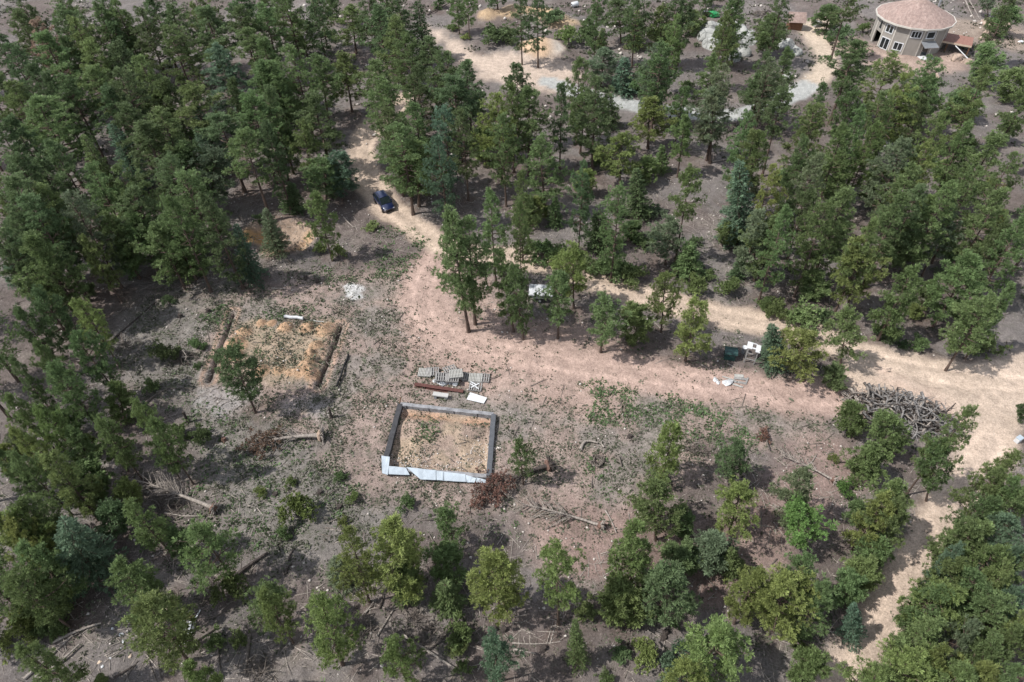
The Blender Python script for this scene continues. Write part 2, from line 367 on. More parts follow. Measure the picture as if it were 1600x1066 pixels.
def pine_proto(H, Wd, base, seed, full=1.0, flat=.6, cone=1.7):
    """ponderosa: bare lower trunk, whorls of upswept limbs that carry separate clumps of needles"""
    r = random.Random(seed); mb = MB(); P = []; D = []
    bend = [(r.uniform(-.12, .12), r.uniform(-.12, .12)) for _ in range(3)]
    def axis_at(t): return Vector((bend[0][0] * math.sin(t * 3) * H * .08 + bend[1][0] * t * .6, bend[0][1] * math.sin(t * 2.6) * H * .08 + bend[1][1] * t * .6, t * H))
    r0 = .0108 * H + .03
    mb.tube([axis_at(t / 9) for t in range(10)], [r0 * (1 - .9 * t / 9) * (1.35 if t == 0 else 1) for t in range(10)], 7)
    nb = int((16 + H * 3.2) * full); lop = r.uniform(0, 6.28); lop_k = r.uniform(.1, .3)
    for i in range(nb):
        u = (i + r.random()) / nb; t = base + (1 - base) * u ** .9
        prof = (.52 + .48 * min(1, u / .28)) * (1 - max(0, (u - .28) / .72) ** cone * .86)
        az = i * 2.399 + r.uniform(-.5, .5); Rr = Wd / 2 * prof * r.uniform(.5, 1.2) * (1 + lop_k * math.cos(az - lop))
        if r.random() < .16: continue
        up = (.02 + .5 * u) * r.uniform(.5, 1.4) - (.18 if u < .25 else 0)
        o = axis_at(t); dr = Vector((math.cos(az), math.sin(az), 0)); tip = o + dr * Rr + Vector((0, 0, up * Rr + .12 * Rr))
        mid = o + dr * Rr * .55 + Vector((0, 0, up * Rr * .35))
        rb = max(.018, .030 * Rr)
        mb.tube([o, mid, tip], [rb, rb * .7, rb * .25], 4, False)
        nc = max(2, int(round(Rr * 3.3)))
        for c in range(nc + 1):
            f = 1.0 if c == 0 else r.uniform(.38, .98)
            q = o + (mid - o) * (f / .55) if f < .55 else mid + (tip - mid) * ((f - .55) / .45)
            lat = dr.cross(Vector((0, 0, 1))) * r.gauss(0, .26 * Rr * f if c else .05)
            q = q + lat + Vector((0, 0, r.gauss(.05, .12)))
            k = r.randint(4, 8); cr = r.uniform(.15, .31) * (1 if H > 6 else .8)
            for _ in range(k):
                e = Vector((r.gauss(0, 1), r.gauss(0, 1), r.gauss(0, flat))); e = e.normalized() * cr * r.random() ** .4
                P.append(q + e); D.append((e.normalized() * .7 + dr * .35 + Vector((0, 0, .55))))
    top = axis_at(1.0)
    for _ in range(26):
        e = Vector((r.gauss(0, .22), r.gauss(0, .22), r.uniform(-.9, .1))); P.append(top + e); D.append(Vector((e.x, e.y, .6)))
    P = np.array(P); D = np.array(D); D /= np.linalg.norm(D, axis=1, keepdims=True)
    V, F, tn = tufts(P, D, 11, .26, .052)
    return mb.mesh('trunk', M_BARK), fast_mesh('crown', V, F, M_NEEDLE, tn), V[:, 2].max(), spread(V)
def spread(V): return 2 * float(np.percentile(np.hypot(V[:, 0], V[:, 1]), 95))
def spruce_proto(H, Wd, seed, base=.06):
    r = random.Random(seed); mb = MB(); P = []; D = []
    mb.tube([(0, 0, 0), (.02, .01, H * .5), (0, 0, H)], [.012 * H + .04, .007 * H + .02, .012], 6)
    nb = int(30 + H * 9)
    for i in range(nb):
        u = (i + r.random()) / nb; z = H * (base + (.985 - base) * u); Rr = Wd / 2 * (1 - u) ** .82 * r.uniform(.72, 1.12) + .08
        az = i * 2.399 + r.uniform(-.4, .4); dr = Vector((math.cos(az), math.sin(az), 0)); droop = -.22 * (1 - u) + .25 * u
        o = Vector((0, 0, z)); tip = o + dr * Rr + Vector((0, 0, droop * Rr))
        if i % 2 == 0: mb.tube([o, tip], [.02, .008], 3, False)
        n = max(2, int(Rr * 7))
        for c in range(n):
            f = (c + .6) / n; q = o + (tip - o) * f
            side = dr.cross(Vector((0, 0, 1)))
            for sgn in (-1, 1):
                e = side * sgn * r.uniform(.02, .34) * Rr * (1.1 - f) + Vector((0, 0, r.gauss(0, .05)))
                P.append(q + e); D.append(dr * .8 + side * sgn * .5 + Vector((0, 0, .15)))
    P = np.array(P); D = np.array(D); D /= np.linalg.norm(D, axis=1, keepdims=True)
    V, F, tn = tufts(P, D, 7, .25, .06, .55)
    return mb.mesh('trunk', M_BARK), fast_mesh('crown', V, F, M_NEEDLE, tn), V[:, 2].max(), spread(V)
def shrub_proto(H, Wd, seed):
    r = random.Random(seed); mb = MB(); P = []; D = []
    for i in range(11):
        az = r.uniform(0, 6.28); k = r.uniform(.2, .9); tip = Vector((math.cos(az) * Wd / 2 * k, math.sin(az) * Wd / 2 * k, H * (1.0 - .45 * k) * r.uniform(.75, 1.05)))
        mb.tube([(0, 0, 0), tip * .5 + Vector((0, 0, .1 * H)), tip], [.035, .02, .008], 4, False)
        for c in range(5):
            q = tip + Vector((r.gauss(0, .13 * Wd), r.gauss(0, .13 * Wd), r.gauss(-.05 * H, .10 * H)))
            q.z = max(q.z, .12 * H)
            for _ in range(9):
                e = Vector((r.gauss(0, 1), r.gauss(0, 1), r.gauss(0, .8))).normalized() * .22 * r.random() ** .4
                P.append(q + e); D.append(e.normalized() * .8 + Vector((0, 0, .5)))
    P = np.array(P); P[:, 2] = np.maximum(P[:, 2], .04); D = np.array(D); D /= np.linalg.norm(D, axis=1, keepdims=True)
    V, F, tn = tufts(P, D, 9, .18, .075, .9)
    return mb.mesh('stems', M_GBARK), fast_mesh('foliage', V, F, M_LEAF, tn), V[:, 2].max(), spread(V)
PROTO = {'P': [pine_proto(13, 5.0, .18, 1), pine_proto(13, 5.4, .27, 2), pine_proto(12.5, 4.6, .14, 3), pine_proto(13, 4.4, .31, 4, .85), pine_proto(12.5, 5.2, .18, 5, 1.1), pine_proto(12.5, 5.0, .23, 6, 1.0, .45), pine_proto(13, 4.6, .15, 7, 1.1, .6, 1.05), pine_proto(12.5, 4.4, .28, 8, 1.0, .6, .95), pine_proto(13, 4.4, .5, 9, .8, .6, 1.4)],
         'M': [pine_proto(8.5, 4.0, .24, 11), pine_proto(8.5, 4.4, .28, 12), pine_proto(8, 3.8, .18, 13, 1.1), pine_proto(8.5, 3.6, .32, 14, .9), pine_proto(8.5, 3.6, .18, 15, 1.1, .6, 1.0), pine_proto(8, 4.0, .24, 16, .9, .6, 1.2)],
         'Y': [pine_proto(4.5, 2.6, .10, 21, 1.25), pine_proto(4.5, 2.4, .14, 22, 1.2), pine_proto(4, 2.6, .08, 23, 1.3)],
         'S': [spruce_proto(9, 3.4, 31), spruce_proto(9, 3.0, 32), spruce_proto(8.5, 3.7, 33)],
         'T': [spruce_proto(4.2, 2.0, 41), spruce_proto(4.2, 2.2, 42)],
         'B': [shrub_proto(1.5, 2.4, 51), shrub_proto(1.4, 2.6, 52), shrub_proto(1.6, 2.2, 53)]}
TONE = {'d': (.120, .168, .076), 'm': (.152, .208, .084), 'y': (.190, .235, .082), 'b': (.126, .190, .118), 'g': (.158, .194, .112), 'l': (.150, .242, .072), 'r': (.27, .19, .155)}
# one row per tree, read off the photograph tile by tile: kind tone  apex-x apex-y crown-width [base-x base-y]
TILES = {
'0 0 1': '''P d -14 40 50|P m -18 110 52|P d -12 185 50|P m -16 265 50|P d -20 350 50|M m -16 700 50|M y 14 792 62|M m 10 900 66|B y 30 950 50|B m 75 965 46|M m 22 1010 50|M y -14 800 50|P d 25 -12 50|P m 95 -16 48|P d 160 -14 48|P d 230 -12 50|P m 300 -16 48|P d 372 -14 50|P m 440 -20 46|P d 600 -18 50|P d 1060 -18 46|P m 1150 -18 46|P d 1300 -16 46|P m 1612 130 50|P m 1610 330 56|M m 1612 760 60|M m 1614 860 60|M y 1612 960 60''',
'0 0 2.962': '''P d 60 40 130|P r 150 78 130|P m 180 140 180|P d 270 20 140|P m 335 65 150|P d 440 5 140|P m 520 -15 130|P d 640 30 160|P d 785 5 150|P m 770 110 190|P d 940 20 180
P d 1090 15 140|P m 1200 5 130|P m 1130 120 140|P b 1000 195 180|P d 520 190 210|P m 640 235 150|P d 20 190 150|P m 30 375 170|P d 275 335 150|P m 150 440 220
P d 40 520 150|S b 900 480 160|P m 875 375 180|P m 1190 270 180|P m 1145 420 160|P d 1235 380 120|S m 380 605 130|S b 510 555 140|P m 690 645 220 750 650|P m 840 625 220 885 985
P g 1000 645 190 975 985|P m 1110 595 180|P d 1215 560 130|P m 395 750 170|P m 525 755 160|P m 170 815 200|P g 300 875 170|P m 770 895 170
P d 25 950 120|P d 225 620 150|P d 60 700 150|P d 330 470 140 390 385|P m 410 290 170|P d 110 270 150|P d 940 880 150|P d 200 330 140|P d 560 460 150|P d 740 330 150 795 655''',
'400 0 2.962': '''P d 40 -30 120 85 270|P d 115 -50 90 135 180|P m 175 80 140 240 270|P m 285 -90 90 330 230|P d 345 -40 70 362 120|P m 435 20 170 465 250|P d 560 20 180|P m 635 60 150|S d 745 -10 120
P m 690 150 140|P d 800 155 170|P d 880 225 190|P d 965 265 170|P d 735 275 170|P d 910 330 200|P m 60 270 160|P m 125 375 180 145 560|P m 290 245 170 335 560|P m 400 235 160 445 520
P m 545 265 170|P m 535 355 180|P d 610 480 160|P m 100 545 120 150 840|P m 212 550 120 265 880|P b 395 690 150 400 925|P m 320 725 160 328 930|P m 725 445 180|P b 860 485 160|P m 640 555 200
P y 740 635 220 755 960|P m 690 650 150 722 935|P b 840 615 150|P d 945 495 140|Y d 1020 415 100|P y 1120 425 180|P y 1035 585 210 1080 740|P m 1140 520 150|P d 1205 275 120|P m 1180 380 170
S d 165 850 100 170 985|P m 1150 865 150|P m 1215 900 110|B d 1100 105 150 1110 200|B d 1175 130 110 1185 195|B m 350 145 70 350 190|B y 910 110 60 910 140
B y 970 155 60 970 180|P m 925 -60 80 942 160|P m 975 -70 80 988 185|P d 1110 -60 110 1120 80|P m 840 -20 110 850 40|P d 1225 -60 80 1230 60|P d 510 -40 130|P d 650 -80 130|P m 20 160 150|P d 250 -60 120''',
'800 0 2.962': '''P m 75 390 200|P m 125 605 200 160 1000|P d 230 375 110|P m 315 260 140|P m 345 405 170 315 710|T d 445 430 100 450 590|P d 490 -20 150 505 200|S y 580 45 120 572 230
P m 700 10 150 685 310|P m 765 50 120|Y m 840 40 100 835 160|P m 955 40 130|P m 900 -90 90 895 120|P g 425 210 160 410 400|S b 520 262 120 518 430|Y d 590 320 100 585 420|P m 700 280 200 705 545
P m 890 235 170 858 590|P m 1000 100 150 1020 300|P y 660 445 220 648 690|P g 940 395 190 915 755|Y m 800 520 120 765 822|P m 1145 325 200 1145 550|P m 1110 505 150|P m 1200 65 170 1175 260|P y 510 610 210 500 870
S d 575 770 130 585 1000|Y y 620 730 130 640 850|T m 695 670 80 690 800|P d 330 720 120|P m 835 770 150|S b 1050 715 190 1055 1120|P m 1125 585 170|P y 1215 750 150
T m 200 905 75 200 1045|Y m 60 885 120 70 1045|Y y 110 900 90 110 1035|B y 255 130 110 260 205|B d 350 105 120 350 200|B d 185 75 130 190 140|P d 120 -60 120|P d 40 -70 110|P m 400 -60 110|P d 590 -60 130|P d 820 -70 120|P m 1060 -50 130|P m 500 850 170|P m 40 760 120''',
'1180 0 2.962': '''P m 90 55 170 55 255|P m 355 10 160 325 152|B m 500 75 55 500 150|P d 475 170 210|P m 430 275 190 418 515|P m 640 230 210|P m 600 405 190|P m 850 255 220|P m 800 330 180 762 605|P m 1070 180 220 1060 405
P m 1190 15 160 1115 165|P g 1085 -80 80 1075 85|P m 960 395 220 970 560|P m 1210 310 150 1160 475|P m 330 355 120|P m 285 465 220|P d 145 390 150|P d 40 325 150 12 545|P m 430 560 190|P m 505 475 140
P g 680 480 150 652 660|P y 570 540 130|P y 800 640 160|P m 870 505 150|P m 1130 590 230|P m 1010 550 150|P m 1205 690 150|P m 240 630 170|P m 105 770 180 145 850|P m 40 595 120|P m 410 700 180 355 915
P g 300 690 130|P m 590 750 200 590 975|P m 740 760 200|Y y 875 735 100 870 830|B m 850 672 80 850 715|B m 935 635 80 935 700|P m 700 875 180|P m 920 840 200|P m 1050 770 180|P m 1160 870 200|P m 340 920 200
P m 155 940 150|P m 560 990 150|Y m 990 630 80 990 710|P d 140 -60 120|P d 460 -90 140|B d 400 120 130 400 190|B m 350 165 40 350 200|P d 1210 -60 120''',
'0 340 2.962': '''P d 40 20 110|P m 230 10 210 352 278|P m 370 65 120|P b 20 145 180|P d 70 200 150|P m 470 -40 200|P m 605 -30 190 737 272|P m 565 105 130 615 280
P m 760 -30 200|P m 700 10 160|S m 850 30 150 865 262|T m 1000 -15 60 1000 70|S b 1105 25 130 1195 298|P y 340 360 170|P m 330 505 210|P m 150 555 130|P m 225 670 200|P d 60 395 150|Y d 405 300 90 410 370
P m 525 750 170 580 935|P m 605 840 130|P y 160 860 160|P m 275 890 150 350 1015|P m 430 905 150|P y 40 960 120|P m 690 920 150|B m 905 535 75 905 605|B d 750 570 160 750 655|B m 700 725 110 700 800|P d 1050 590 200 1185 905
B d 930 960 150 930 1040|B m 825 950 110 825 1020|B d 915 665 60 915 695|B d 780 365 80 780 395|P d 30 640 130|P m 20 800 130''',
'400 340 2.962': '''P m 265 -120 130 355 205|S g 50 -20 110 108 190|P m 900 -75 210 985 530|P m 985 -30 220 1015 498|B y 380 115 70 380 185|B y 300 95 60 300 165|P m 1140 140 150 1210 535|B d 20 -10 60 20 40|B m 520 20 110 540 50''',
'800 340 2.962': '''P m 15 200 130 68 570|P m 215 240 170 213 562|P y 295 115 180 300 420|M m 440 350 180 410 625|M m 580 390 150 572 585|P y 712 230 150 690 530|B m 850 265 130 850 360|M y 852 365 180 800 670
S d 400 -30 140 410 140|P g 735 0 170 708 222|S m 820 115 150 812 262|Y m 560 15 110 560 100|B m 1000 285 120 1000 360|B m 120 105 150 130 180|B m 205 130 130 210 205|B m 400 180 120 400 260|B m 480 190 150 485 270
B m 560 225 130 565 300|B d 850 75 80 850 130|P m 1000 20 160 1000 120|P g 1145 -40 190 1118 300|B m 1180 370 100 1180 420|S b 1200 480 150 1220 690|B d 340 190 120 345 250|B m 610 100 90 610 140''',
'1180 340 2.962': '''M y 215 505 240 225 755|Y d 370 670 100 370 780|M m 440 410 200 393 680|P y 480 65 250 428 437|Y m 275 235 160 280 370|P m 90 0 220 8 310|P m 720 -5 220 680 262|P m 745 210 190|Y m 835 290 110
Y m 912 50 100 905 210|P m 1030 145 220|P m 1110 345 200|Y d 1000 370 150 1000 540|P m 1205 295 150|P d 1185 15 180|B d 650 420 70 650 472|Y y 740 390 75 745 465|B m 590 470 100 590 540|B d 640 520 80 640 580|B m 760 545 90 765 610
B d 980 560 110 980 610|B m 1080 530 130 1080 620|B m 220 410 200 225 490|B m 100 385 150 100 450|B d 320 420 110 320 490|Y m 455 845 130 450 1000|M m 610 875 170 640 1100|P m 1015 852 150 696 1285|Y d 1235 845 60 1250 960|B d 690 560 60 690 600''',
'0 690 2.836': '''P m 170 50 210|P m 45 30 140|P m 300 -60 180 455 155|P m 460 -70 170 570 132|M y 535 165 130 600 300|M m 565 250 140|M m 70 235 160|M y 30 335 150|S b 275 330 220 420 600|M m 80 440 180
Y y 150 615 140|M m 500 535 210|M m 630 700 220 832 972|M m 865 365 220|Y m 745 385 100|B m 1020 590 140 1030 680|M y 1150 670 140|B y 90 770 130 90 850|B m 20 850 60 20 880|B m 180 800 60 180 850|B m 260 815 50 260 855
T m 440 1030 60 440 1090|M y 815 970 140|B m 950 860 90 950 900|B m 1060 850 80 1060 885|P d 690 -20 120 805 180|Y d 480 270 140 500 400''',
'400 690 2.836': '''M y 395 365 150 503 712|M y 590 335 240 660 640|M m 820 285 130 890 480|P y 280 660 220 385 990|M m 60 625 160 60 810|M y 590 870 150|Y b 1060 860 170 1070 1060|B m 900 790 130 900 870|B m 890 900 80 890 930|M y 1060 475 220 1080 752
B y 180 225 130 185 330|B m 372 128 50 372 165|B y 425 220 55 425 262|B y 150 155 40 150 190|B m 120 375 60 120 418|B m 660 245 80 665 282|M m 1160 -20 100 1185 192|Y m 640 560 140|B m 915 980 70 915 1010|B y 20 195 50 20 235|B y 385 330 40 385 360''',
'800 690 2.836': '''M y 735 -85 140 660 190|M d 1000 -10 140 975 190|M y 1030 185 190 963 402|M m 640 170 220 638 432|Y m 755 295 100 755 420|M y 560 350 190 528 662|M d 670 545 230 655 755|T m 970 465 90 985 580|M y 190 440 180 205 810
T m 280 795 90 295 985|M y 930 830 230|M y 790 975 160|B b 720 940 60 720 1030|B y 590 905 80 595 970|M y 1100 580 120 1072 742|B d 640 135 50 640 175|B m 410 1030 70 415 1062|B m 720 790 50 720 812|B b 755 885 60 755 925''',
'1180 690 2.836': '''M g 240 110 170|Y l 195 260 190 225 460|M m 530 10 140 478 165|M m 830 -30 150 760 260|M m 640 165 170 540 442|M y 600 230 150|M m 665 250 170|Y m 460 255 100 462 360|B l 400 165 80 400 225|Y m 570 440 140|Y m 525 540 120
M y 20 575 140|M y 150 590 230 78 835|M m 250 490 150|M m 325 635 190|S b 440 705 90 425 880|Y m 460 600 120|Y m 280 945 140|B m 200 830 60 205 868|B m 200 905 50 205 935|B y 350 60 40 350 85
M m 1150 15 160|M m 1080 125 180|M m 1000 225 180|M m 950 365 200|M m 1050 345 160|M b 1160 320 170|M m 1100 465 170|M b 860 460 150|M m 930 515 140|M m 1015 585 180|M m 740 645 190|M y 880 635 200|M m 1100 675 200|M m 1150 545 150
M m 730 795 220|M g 1000 810 130|M y 680 915 230|M y 850 890 140|M m 1100 875 190|M y 580 1000 170|M m 950 1000 200|M b 1180 450 140|M m 1180 160 140|M m 1190 820 140|M m 1190 990 150''',
}
KIND = {'P': ('pine_tree', 'pine'), 'M': ('pine_tree', 'pine'), 'Y': ('young_pine', 'young pine'), 'S': ('spruce_tree', 'spruce'), 'T': ('young_spruce', 'young spruce'), 'B': ('shrub', 'shrub')}
DEF_H = {'P': 11.5, 'M': 7.5, 'Y': 4.0, 'S': 9.0, 'T': 3.5, 'B': 1.4}
def solve_base(px, py, H):
    for dk in (0,):
        x, y = G(px, py, H); return x, y
TREES = []
for key, txt in TILES.items():
    ox, oy, s = map(float, key.split())
    for row in txt.replace('\n', '|').split('|'):
        f = row.split(); k, tone = f[0], f[1]; v = [float(q) for q in f[2:]]
        ax, ay = ox + v[0] / s, oy + v[1] / s; wpx = v[2] / s
        if len(v) == 5:
            bx, by = ox + v[3] / s, oy + v[4] / s; X, Y = G(bx, by); xa, za = at_depth(ax, ay, Y); lean = xa - X
            H = za
        else:
            H = DEF_H[k]
            if k == 'P' and oy > 300: H = 8.4 if ox < 300 else 9.2
            X, Y = G(ax, ay, H); lean = -.03 * H; X -= lean
        wid = wpx / FPX * depth((X, Y), H * .6)
        TREES.append(dict(k=k, tone=tone, x=X, y=Y, H=H, W=wid, lean=lean, px=ax, py=ay + (0 if k == 'B' else 8)))
def place_tree(t):
    k = t['k']; H = max(t['H'], .7)
    pk = k
    if k in 'PM': pk = 'P' if H > 9.8 else ('M' if H > 5.6 else 'Y')
    if k == 'Y' and H > 6: pk = 'M'
    if k == 'S' and H < 5.5: pk = 'T'
    if k == 'T' and H > 6: pk = 'S'
    pr = PROTO[pk]; j = random.randrange(len(pr)); tm, cm, H0, W0 = pr[j]
    name, cat = KIND[k]
    sx = t['W'] / W0 ; sz = H / H0; sx = min(max(sx, .55 * sz), 1.9 * sz)
    if k == 'B': sz = min(max(sz, .45 * sx), 1.3 * sx)
    e = empty(name, (t['x'], t['y'], hz1(t['x'], t['y']) - .05)); e.scale = (sx * random.uniform(.94, 1.06), sx * random.uniform(.94, 1.06), sz)
    e.rotation_mode = 'QUATERNION'
    e.rotation_quaternion = Quaternion((0, 1, 0), math.atan2(t['lean'], H)) @ Quaternion((1, 0, 0), random.uniform(-.03, .03)) @ Quaternion((0, 0, 1), random.uniform(0, 6.28))
    tr = ob('stems' if k == 'B' else 'trunk', tm, e); cr = ob('foliage' if k == 'B' else 'crown', cm, e)
    c = TONE[t['tone']]; b = random.uniform(.84, 1.16); h = random.uniform(-.06, .06)
    cr.color = (c[0] * b * (1 + h), c[1] * b, c[2] * b * (1 - h), 1)
    t['o'] = e; t['cat'] = cat
# the closed forest behind: the trees between those singled out above
def inpx(px, py, poly): return float(d_poly(np.array([px]), np.array([py]), poly)[0])
FILL = [([(0, -10), (690, -10), (640, 60), (560, 150), (530, 240), (440, 290), (300, 330), (130, 380), (60, 470), (0, 520)], 20, 31, 'ddmmd'), ([(890, 0), (1250, 0), (1230, 130), (1000, 145), (900, 120)], 9, 27, 'dmmg'), ([(1310, 110), (1600, 70), (1600, 330), (1180, 330), (1220, 190)], 9, 27, 'mydg'), ([(1540, 760), (1610, 720), (1610, 1066), (1480, 1066)], 4, 36, 'yyyb')]
UNDER = [([(860, 180), (1180, 200), (1600, 200), (1600, 480), (1200, 470), (900, 400)], 34), ([(100, 90), (560, 60), (520, 260), (250, 370), (60, 420)], 12), ([(880, 5), (1230, 5), (1200, 150), (930, 140)], 10), ([(20, 600), (220, 620), (300, 880), (60, 1050)], 8), ([(520, 900), (1300, 860), (1300, 1040), (520, 1050)], 8)]
for poly, n, dmin, tn in FILL:
    k = 0; tries = 0; xs = [p[0] for p in poly]; ys = [p[1] for p in poly]
    while k < n and tries < 4000:
        tries += 1; px, py = random.uniform(min(xs), max(xs)), random.uniform(min(ys), max(ys))
        if inpx(px, py, poly) < 0 or min(math.hypot(px - t['px'], py - t['py'] + 8) for t in TREES) < dmin: continue
        H = random.uniform(8.5, 12.5) if py < 600 else random.uniform(6, 8); X, Y = G(px, py, H); q = (np.array([X]), np.array([Y]))
        if d_line(*q, P_TRACK)[0] < 3.6 or d_poly(*q, P_CLEAR)[0] > -2.5 or d_poly(*q, P_GREY)[0] > -1 or d_line(*q, P_ROAD)[0] < 3.4 or d_line(*q, P_GRAVEL)[0] < 4 or d_poly(*q, PIT)[0] > -4: continue
        k += 1; TREES.append(dict(k='P' if H > 9 else 'M', tone=random.choice(tn), x=X, y=Y, H=H, W=H * random.uniform(.34, .44), lean=-.03 * H, px=px, py=py + 8))
for poly, n in UNDER:
    k = 0; tries = 0; xs = [p[0] for p in poly]; ys = [p[1] for p in poly]
    while k < n and tries < 3000:
        tries += 1; px, py = random.uniform(min(xs), max(xs)), random.uniform(min(ys), max(ys))
        if inpx(px, py, poly) < 0: continue
        kd = random.choice('BBYYT'); H = {'B': random.uniform(.8, 1.6), 'Y': random.uniform(2.4, 4.4), 'T': random.uniform(2.2, 4.0)}[kd]; X, Y = G(px, py); q = (np.array([X]), np.array([Y]))
        if d_line(*q, P_TRACK)[0] < 3 or d_line(*q, P_ROAD)[0] < 3 or d_line(*q, P_GRAVEL)[0] < 3 or d_poly(*q, P_CLEAR)[0] > -1.5 or min(math.hypot(X - t['x'], Y - t['y']) for t in TREES) < 1.3: continue
        k += 1; TREES.append(dict(k=kd, tone=random.choice('dmmyg'), x=X, y=Y, H=H, W=H * (1.5 if kd == 'B' else .6), lean=0, px=px, py=py))
KEEPS = [(1545,690),(1530,715),(1515,745),(1500,775),(1484,800),(1468,830),(1452,855),(1440,875),(1425,905),(1412,930),(1398,955),(1385,980),(1368,1010),(1350,1040),(572,205),(566,235),(570,262),(580,290),(592,306),(600,320),(610,330),(640,352),(665,370),(800,398),(850,410),(930,440),(970,450),(1000,460),(965,160),(990,164),(1050,175),(1085,180),(1150,180),(1240,147),(1265,133),(1285,115),(1290,95),(1275,65),(400,375),(460,380),(478,372),(838,448),(828,442),(240,762),(260,770),(285,780),(310,788),(337,797),(200,512),(430,690),(480,687),(1405,62),(1385,50),(1425,35),(770,110),(820,115),(1410,640),(1440,660),(1425,650),(1112,55),(1165,62),(1237,32)]
for t in TREES: t['W'] *= 1.22 if t['k'] == 'P' and t['px'] < 640 and t['py'] < 380 else (.80 if t['px'] < 320 and 380 < t['py'] < 760 else (1.2 if t['py'] > 640 and t['px'] < 1440 else (.98 if t['px'] > 1080 and t['py'] < 500 else 1.1)))
def covers(t):
    bx, by = to_px(t['x'], t['y'], .2 * t['H']); tx, ty = to_px(t['x'] + t['lean'], t['y'], t['H']); hw = .5 * t['W'] * FPX / depth((t['x'], t['y']), t['H'] * .6) * .92; worst = 0; sg = 0
    for qx, qy in KEEPS:
        L2 = (tx - bx) ** 2 + (ty - by) ** 2 + 1e-6; u = min(1, max(0, ((qx - bx) * (tx - bx) + (qy - by) * (ty - by)) / L2)); cx, cy = bx + u * (tx - bx), by + u * (ty - by); r = hw * (1 - .5 * max(0, u - .5) * 2); dd = math.hypot(qx - cx, qy - cy)
        if dd < r and r - dd > worst: worst = r - dd; sg = 1 if cx >= qx else -1
    return worst, sg
for t in TREES:
    if t['k'] == 'B': continue
    for it in range(5):
        wst, sg = covers(t)
        if wst <= 2: break
        if it < 4: m_ = min(wst + 2, 14) * depth((t['x'], t['y'])) / FPX; t['x'] += sg * m_; t['px'] += sg * min(wst + 2, 14); t['W'] *= .95
    t['drop'] = covers(t)[0] > 7
TREES = [t for t in TREES if not t.get('drop')]
for t in TREES: place_tree(t)
# the wood goes on beyond what the photograph shows: one plain mass, thinner in leaf
def outer_wood():
    VV, FF, TT = [], [], []; tb = MB(); n0 = 0; spots = []
    for (xa, xb, ya, yb, n) in ((-190, -45, -10, 1010, 17), (1648, 1790, 90, 1010, 15), (20, 1300, 1090, 1190, 9)):
        k = 0
        while k < n:
            px, py = random.uniform(xa, xb), random.uniform(ya, yb); H = random.uniform(8, 12) if py < 600 else random.uniform(6, 8.5); X, Y = G(px, py, H)
            if any(math.hypot(X - a, Y - b) < 2.2 for a, b in spots): spots.append((1e6, 1e6)); k += .2; continue
            q = (np.array([X]), np.array([Y]))
            if d_line(*q, P_ROAD)[0] < 4 or d_poly(*q, P_JUNC)[0] > -4: k += .2; continue
            spots.append((X, Y)); k += 1; pr = PROTO['P' if H > 9 else 'M'][int(k) % 5]
            co = np.zeros(len(pr[1].vertices) * 3, np.float32); pr[1].vertices.foreach_get('co', co); B = co.reshape(-1, 4, 3)[::5]; B = B[:, :1] + (B - B[:, :1]) * 1.9
            s = np.array([H * .40 / pr[3], H * .40 / pr[3], H / pr[2]]); a = random.uniform(0, 6.28); c_, s_ = math.cos(a), math.sin(a); B = B * s
            B = np.stack([B[..., 0] * c_ - B[..., 1] * s_ + X, B[..., 0] * s_ + B[..., 1] * c_ + Y, B[..., 2] + hz1(X, Y)], -1); m = len(B)
            i = np.arange(m)[:, None] * 4 + n0; VV.append(B.reshape(-1, 3)); FF.append(np.concatenate([i + np.array([[0, 1, 2]]), i + np.array([[0, 2, 3]])], 1).reshape(-1, 3)); TT.append(np.repeat(rng.uniform(.2, .7, m), 2)); n0 += m * 4
            tb.tube([(X, Y, hz1(X, Y) - .1), (X, Y, hz1(X, Y) + H * .9)], [.15, .03], 6)
    o = tag(ob('surrounding_wood', fast_mesh('surrounding_wood', np.concatenate(VV), np.concatenate(FF), M_NEEDLE, np.concatenate(TT))), None, None, kind='stuff'); o.color = (*TONE['m'], 1)
    tag(tb.build('surrounding_wood_trunks', M_BARK), None, None, kind='stuff')
outer_wood()
# ---------------------------------------------------------------- materials for built things
M_CONC = plain('concrete', (.25, .25, .26), .4, 2.5, .9, .2, .02)
M_FABRIC = plain('dark_fabric', (.058, .058, .062), .3, 3, .9, .15, .03)
M_BLUEBOARD = plain('pale_blue_board', (.37, .42, .465), .16, 1.5, .6, .3)
M_WHITE = plain('white_paint', (.58, .59, .60), .14, 3, .5, .4)
M_WHITEPL = plain('white_plastic', (.50, .51, .52), .3, 4, .45, .4, .03)
M_GREYWOOD = plain('weathered_wood', (.27, .26, .25), .4, 6, .9, .15, .01)
M_GREYWOOD2 = plain('pale_weathered_wood', (.36, .355, .33), .35, 5, .9, .15, .01)
M_RUSTY = plain('rusty_steel', (.105, .045, .038), .35, 5, .8, .3, .01)
M_TAN = plain('tan_board', (.50, .40, .31), .15, 3, .8, .2)
M_DKGREEN = plain('dark_green_plastic', (.02, .055, .052), .2, 5, .4, .5)
M_BLACK = plain('black_rubber', (.015, .015, .016), .2, 8, .8, .3)
M_STEEL = plain('galvanised_steel', (.38, .40, .42), .15, 5, .4, .5, 0, .6)
M_NAVY = NT('navy_car_paint', .28, .5); M_NAVY.b.inputs['Coat Weight'].default_value = 1.0; M_NAVY.b.inputs['Coat Roughness'].default_value = .08; M_NAVY = M_NAVY.base((.008, .014, .050))
M_GLASS = NT('dark_glass', .08, .6).base((.012, .018, .02))
M_CHROME = plain('bright_metal', (.6, .6, .62), .05, 5, .25, .5, 0, .9)
M_LAMP = NT('lamp_lens', .15, .6).base((.55, .57, .6))
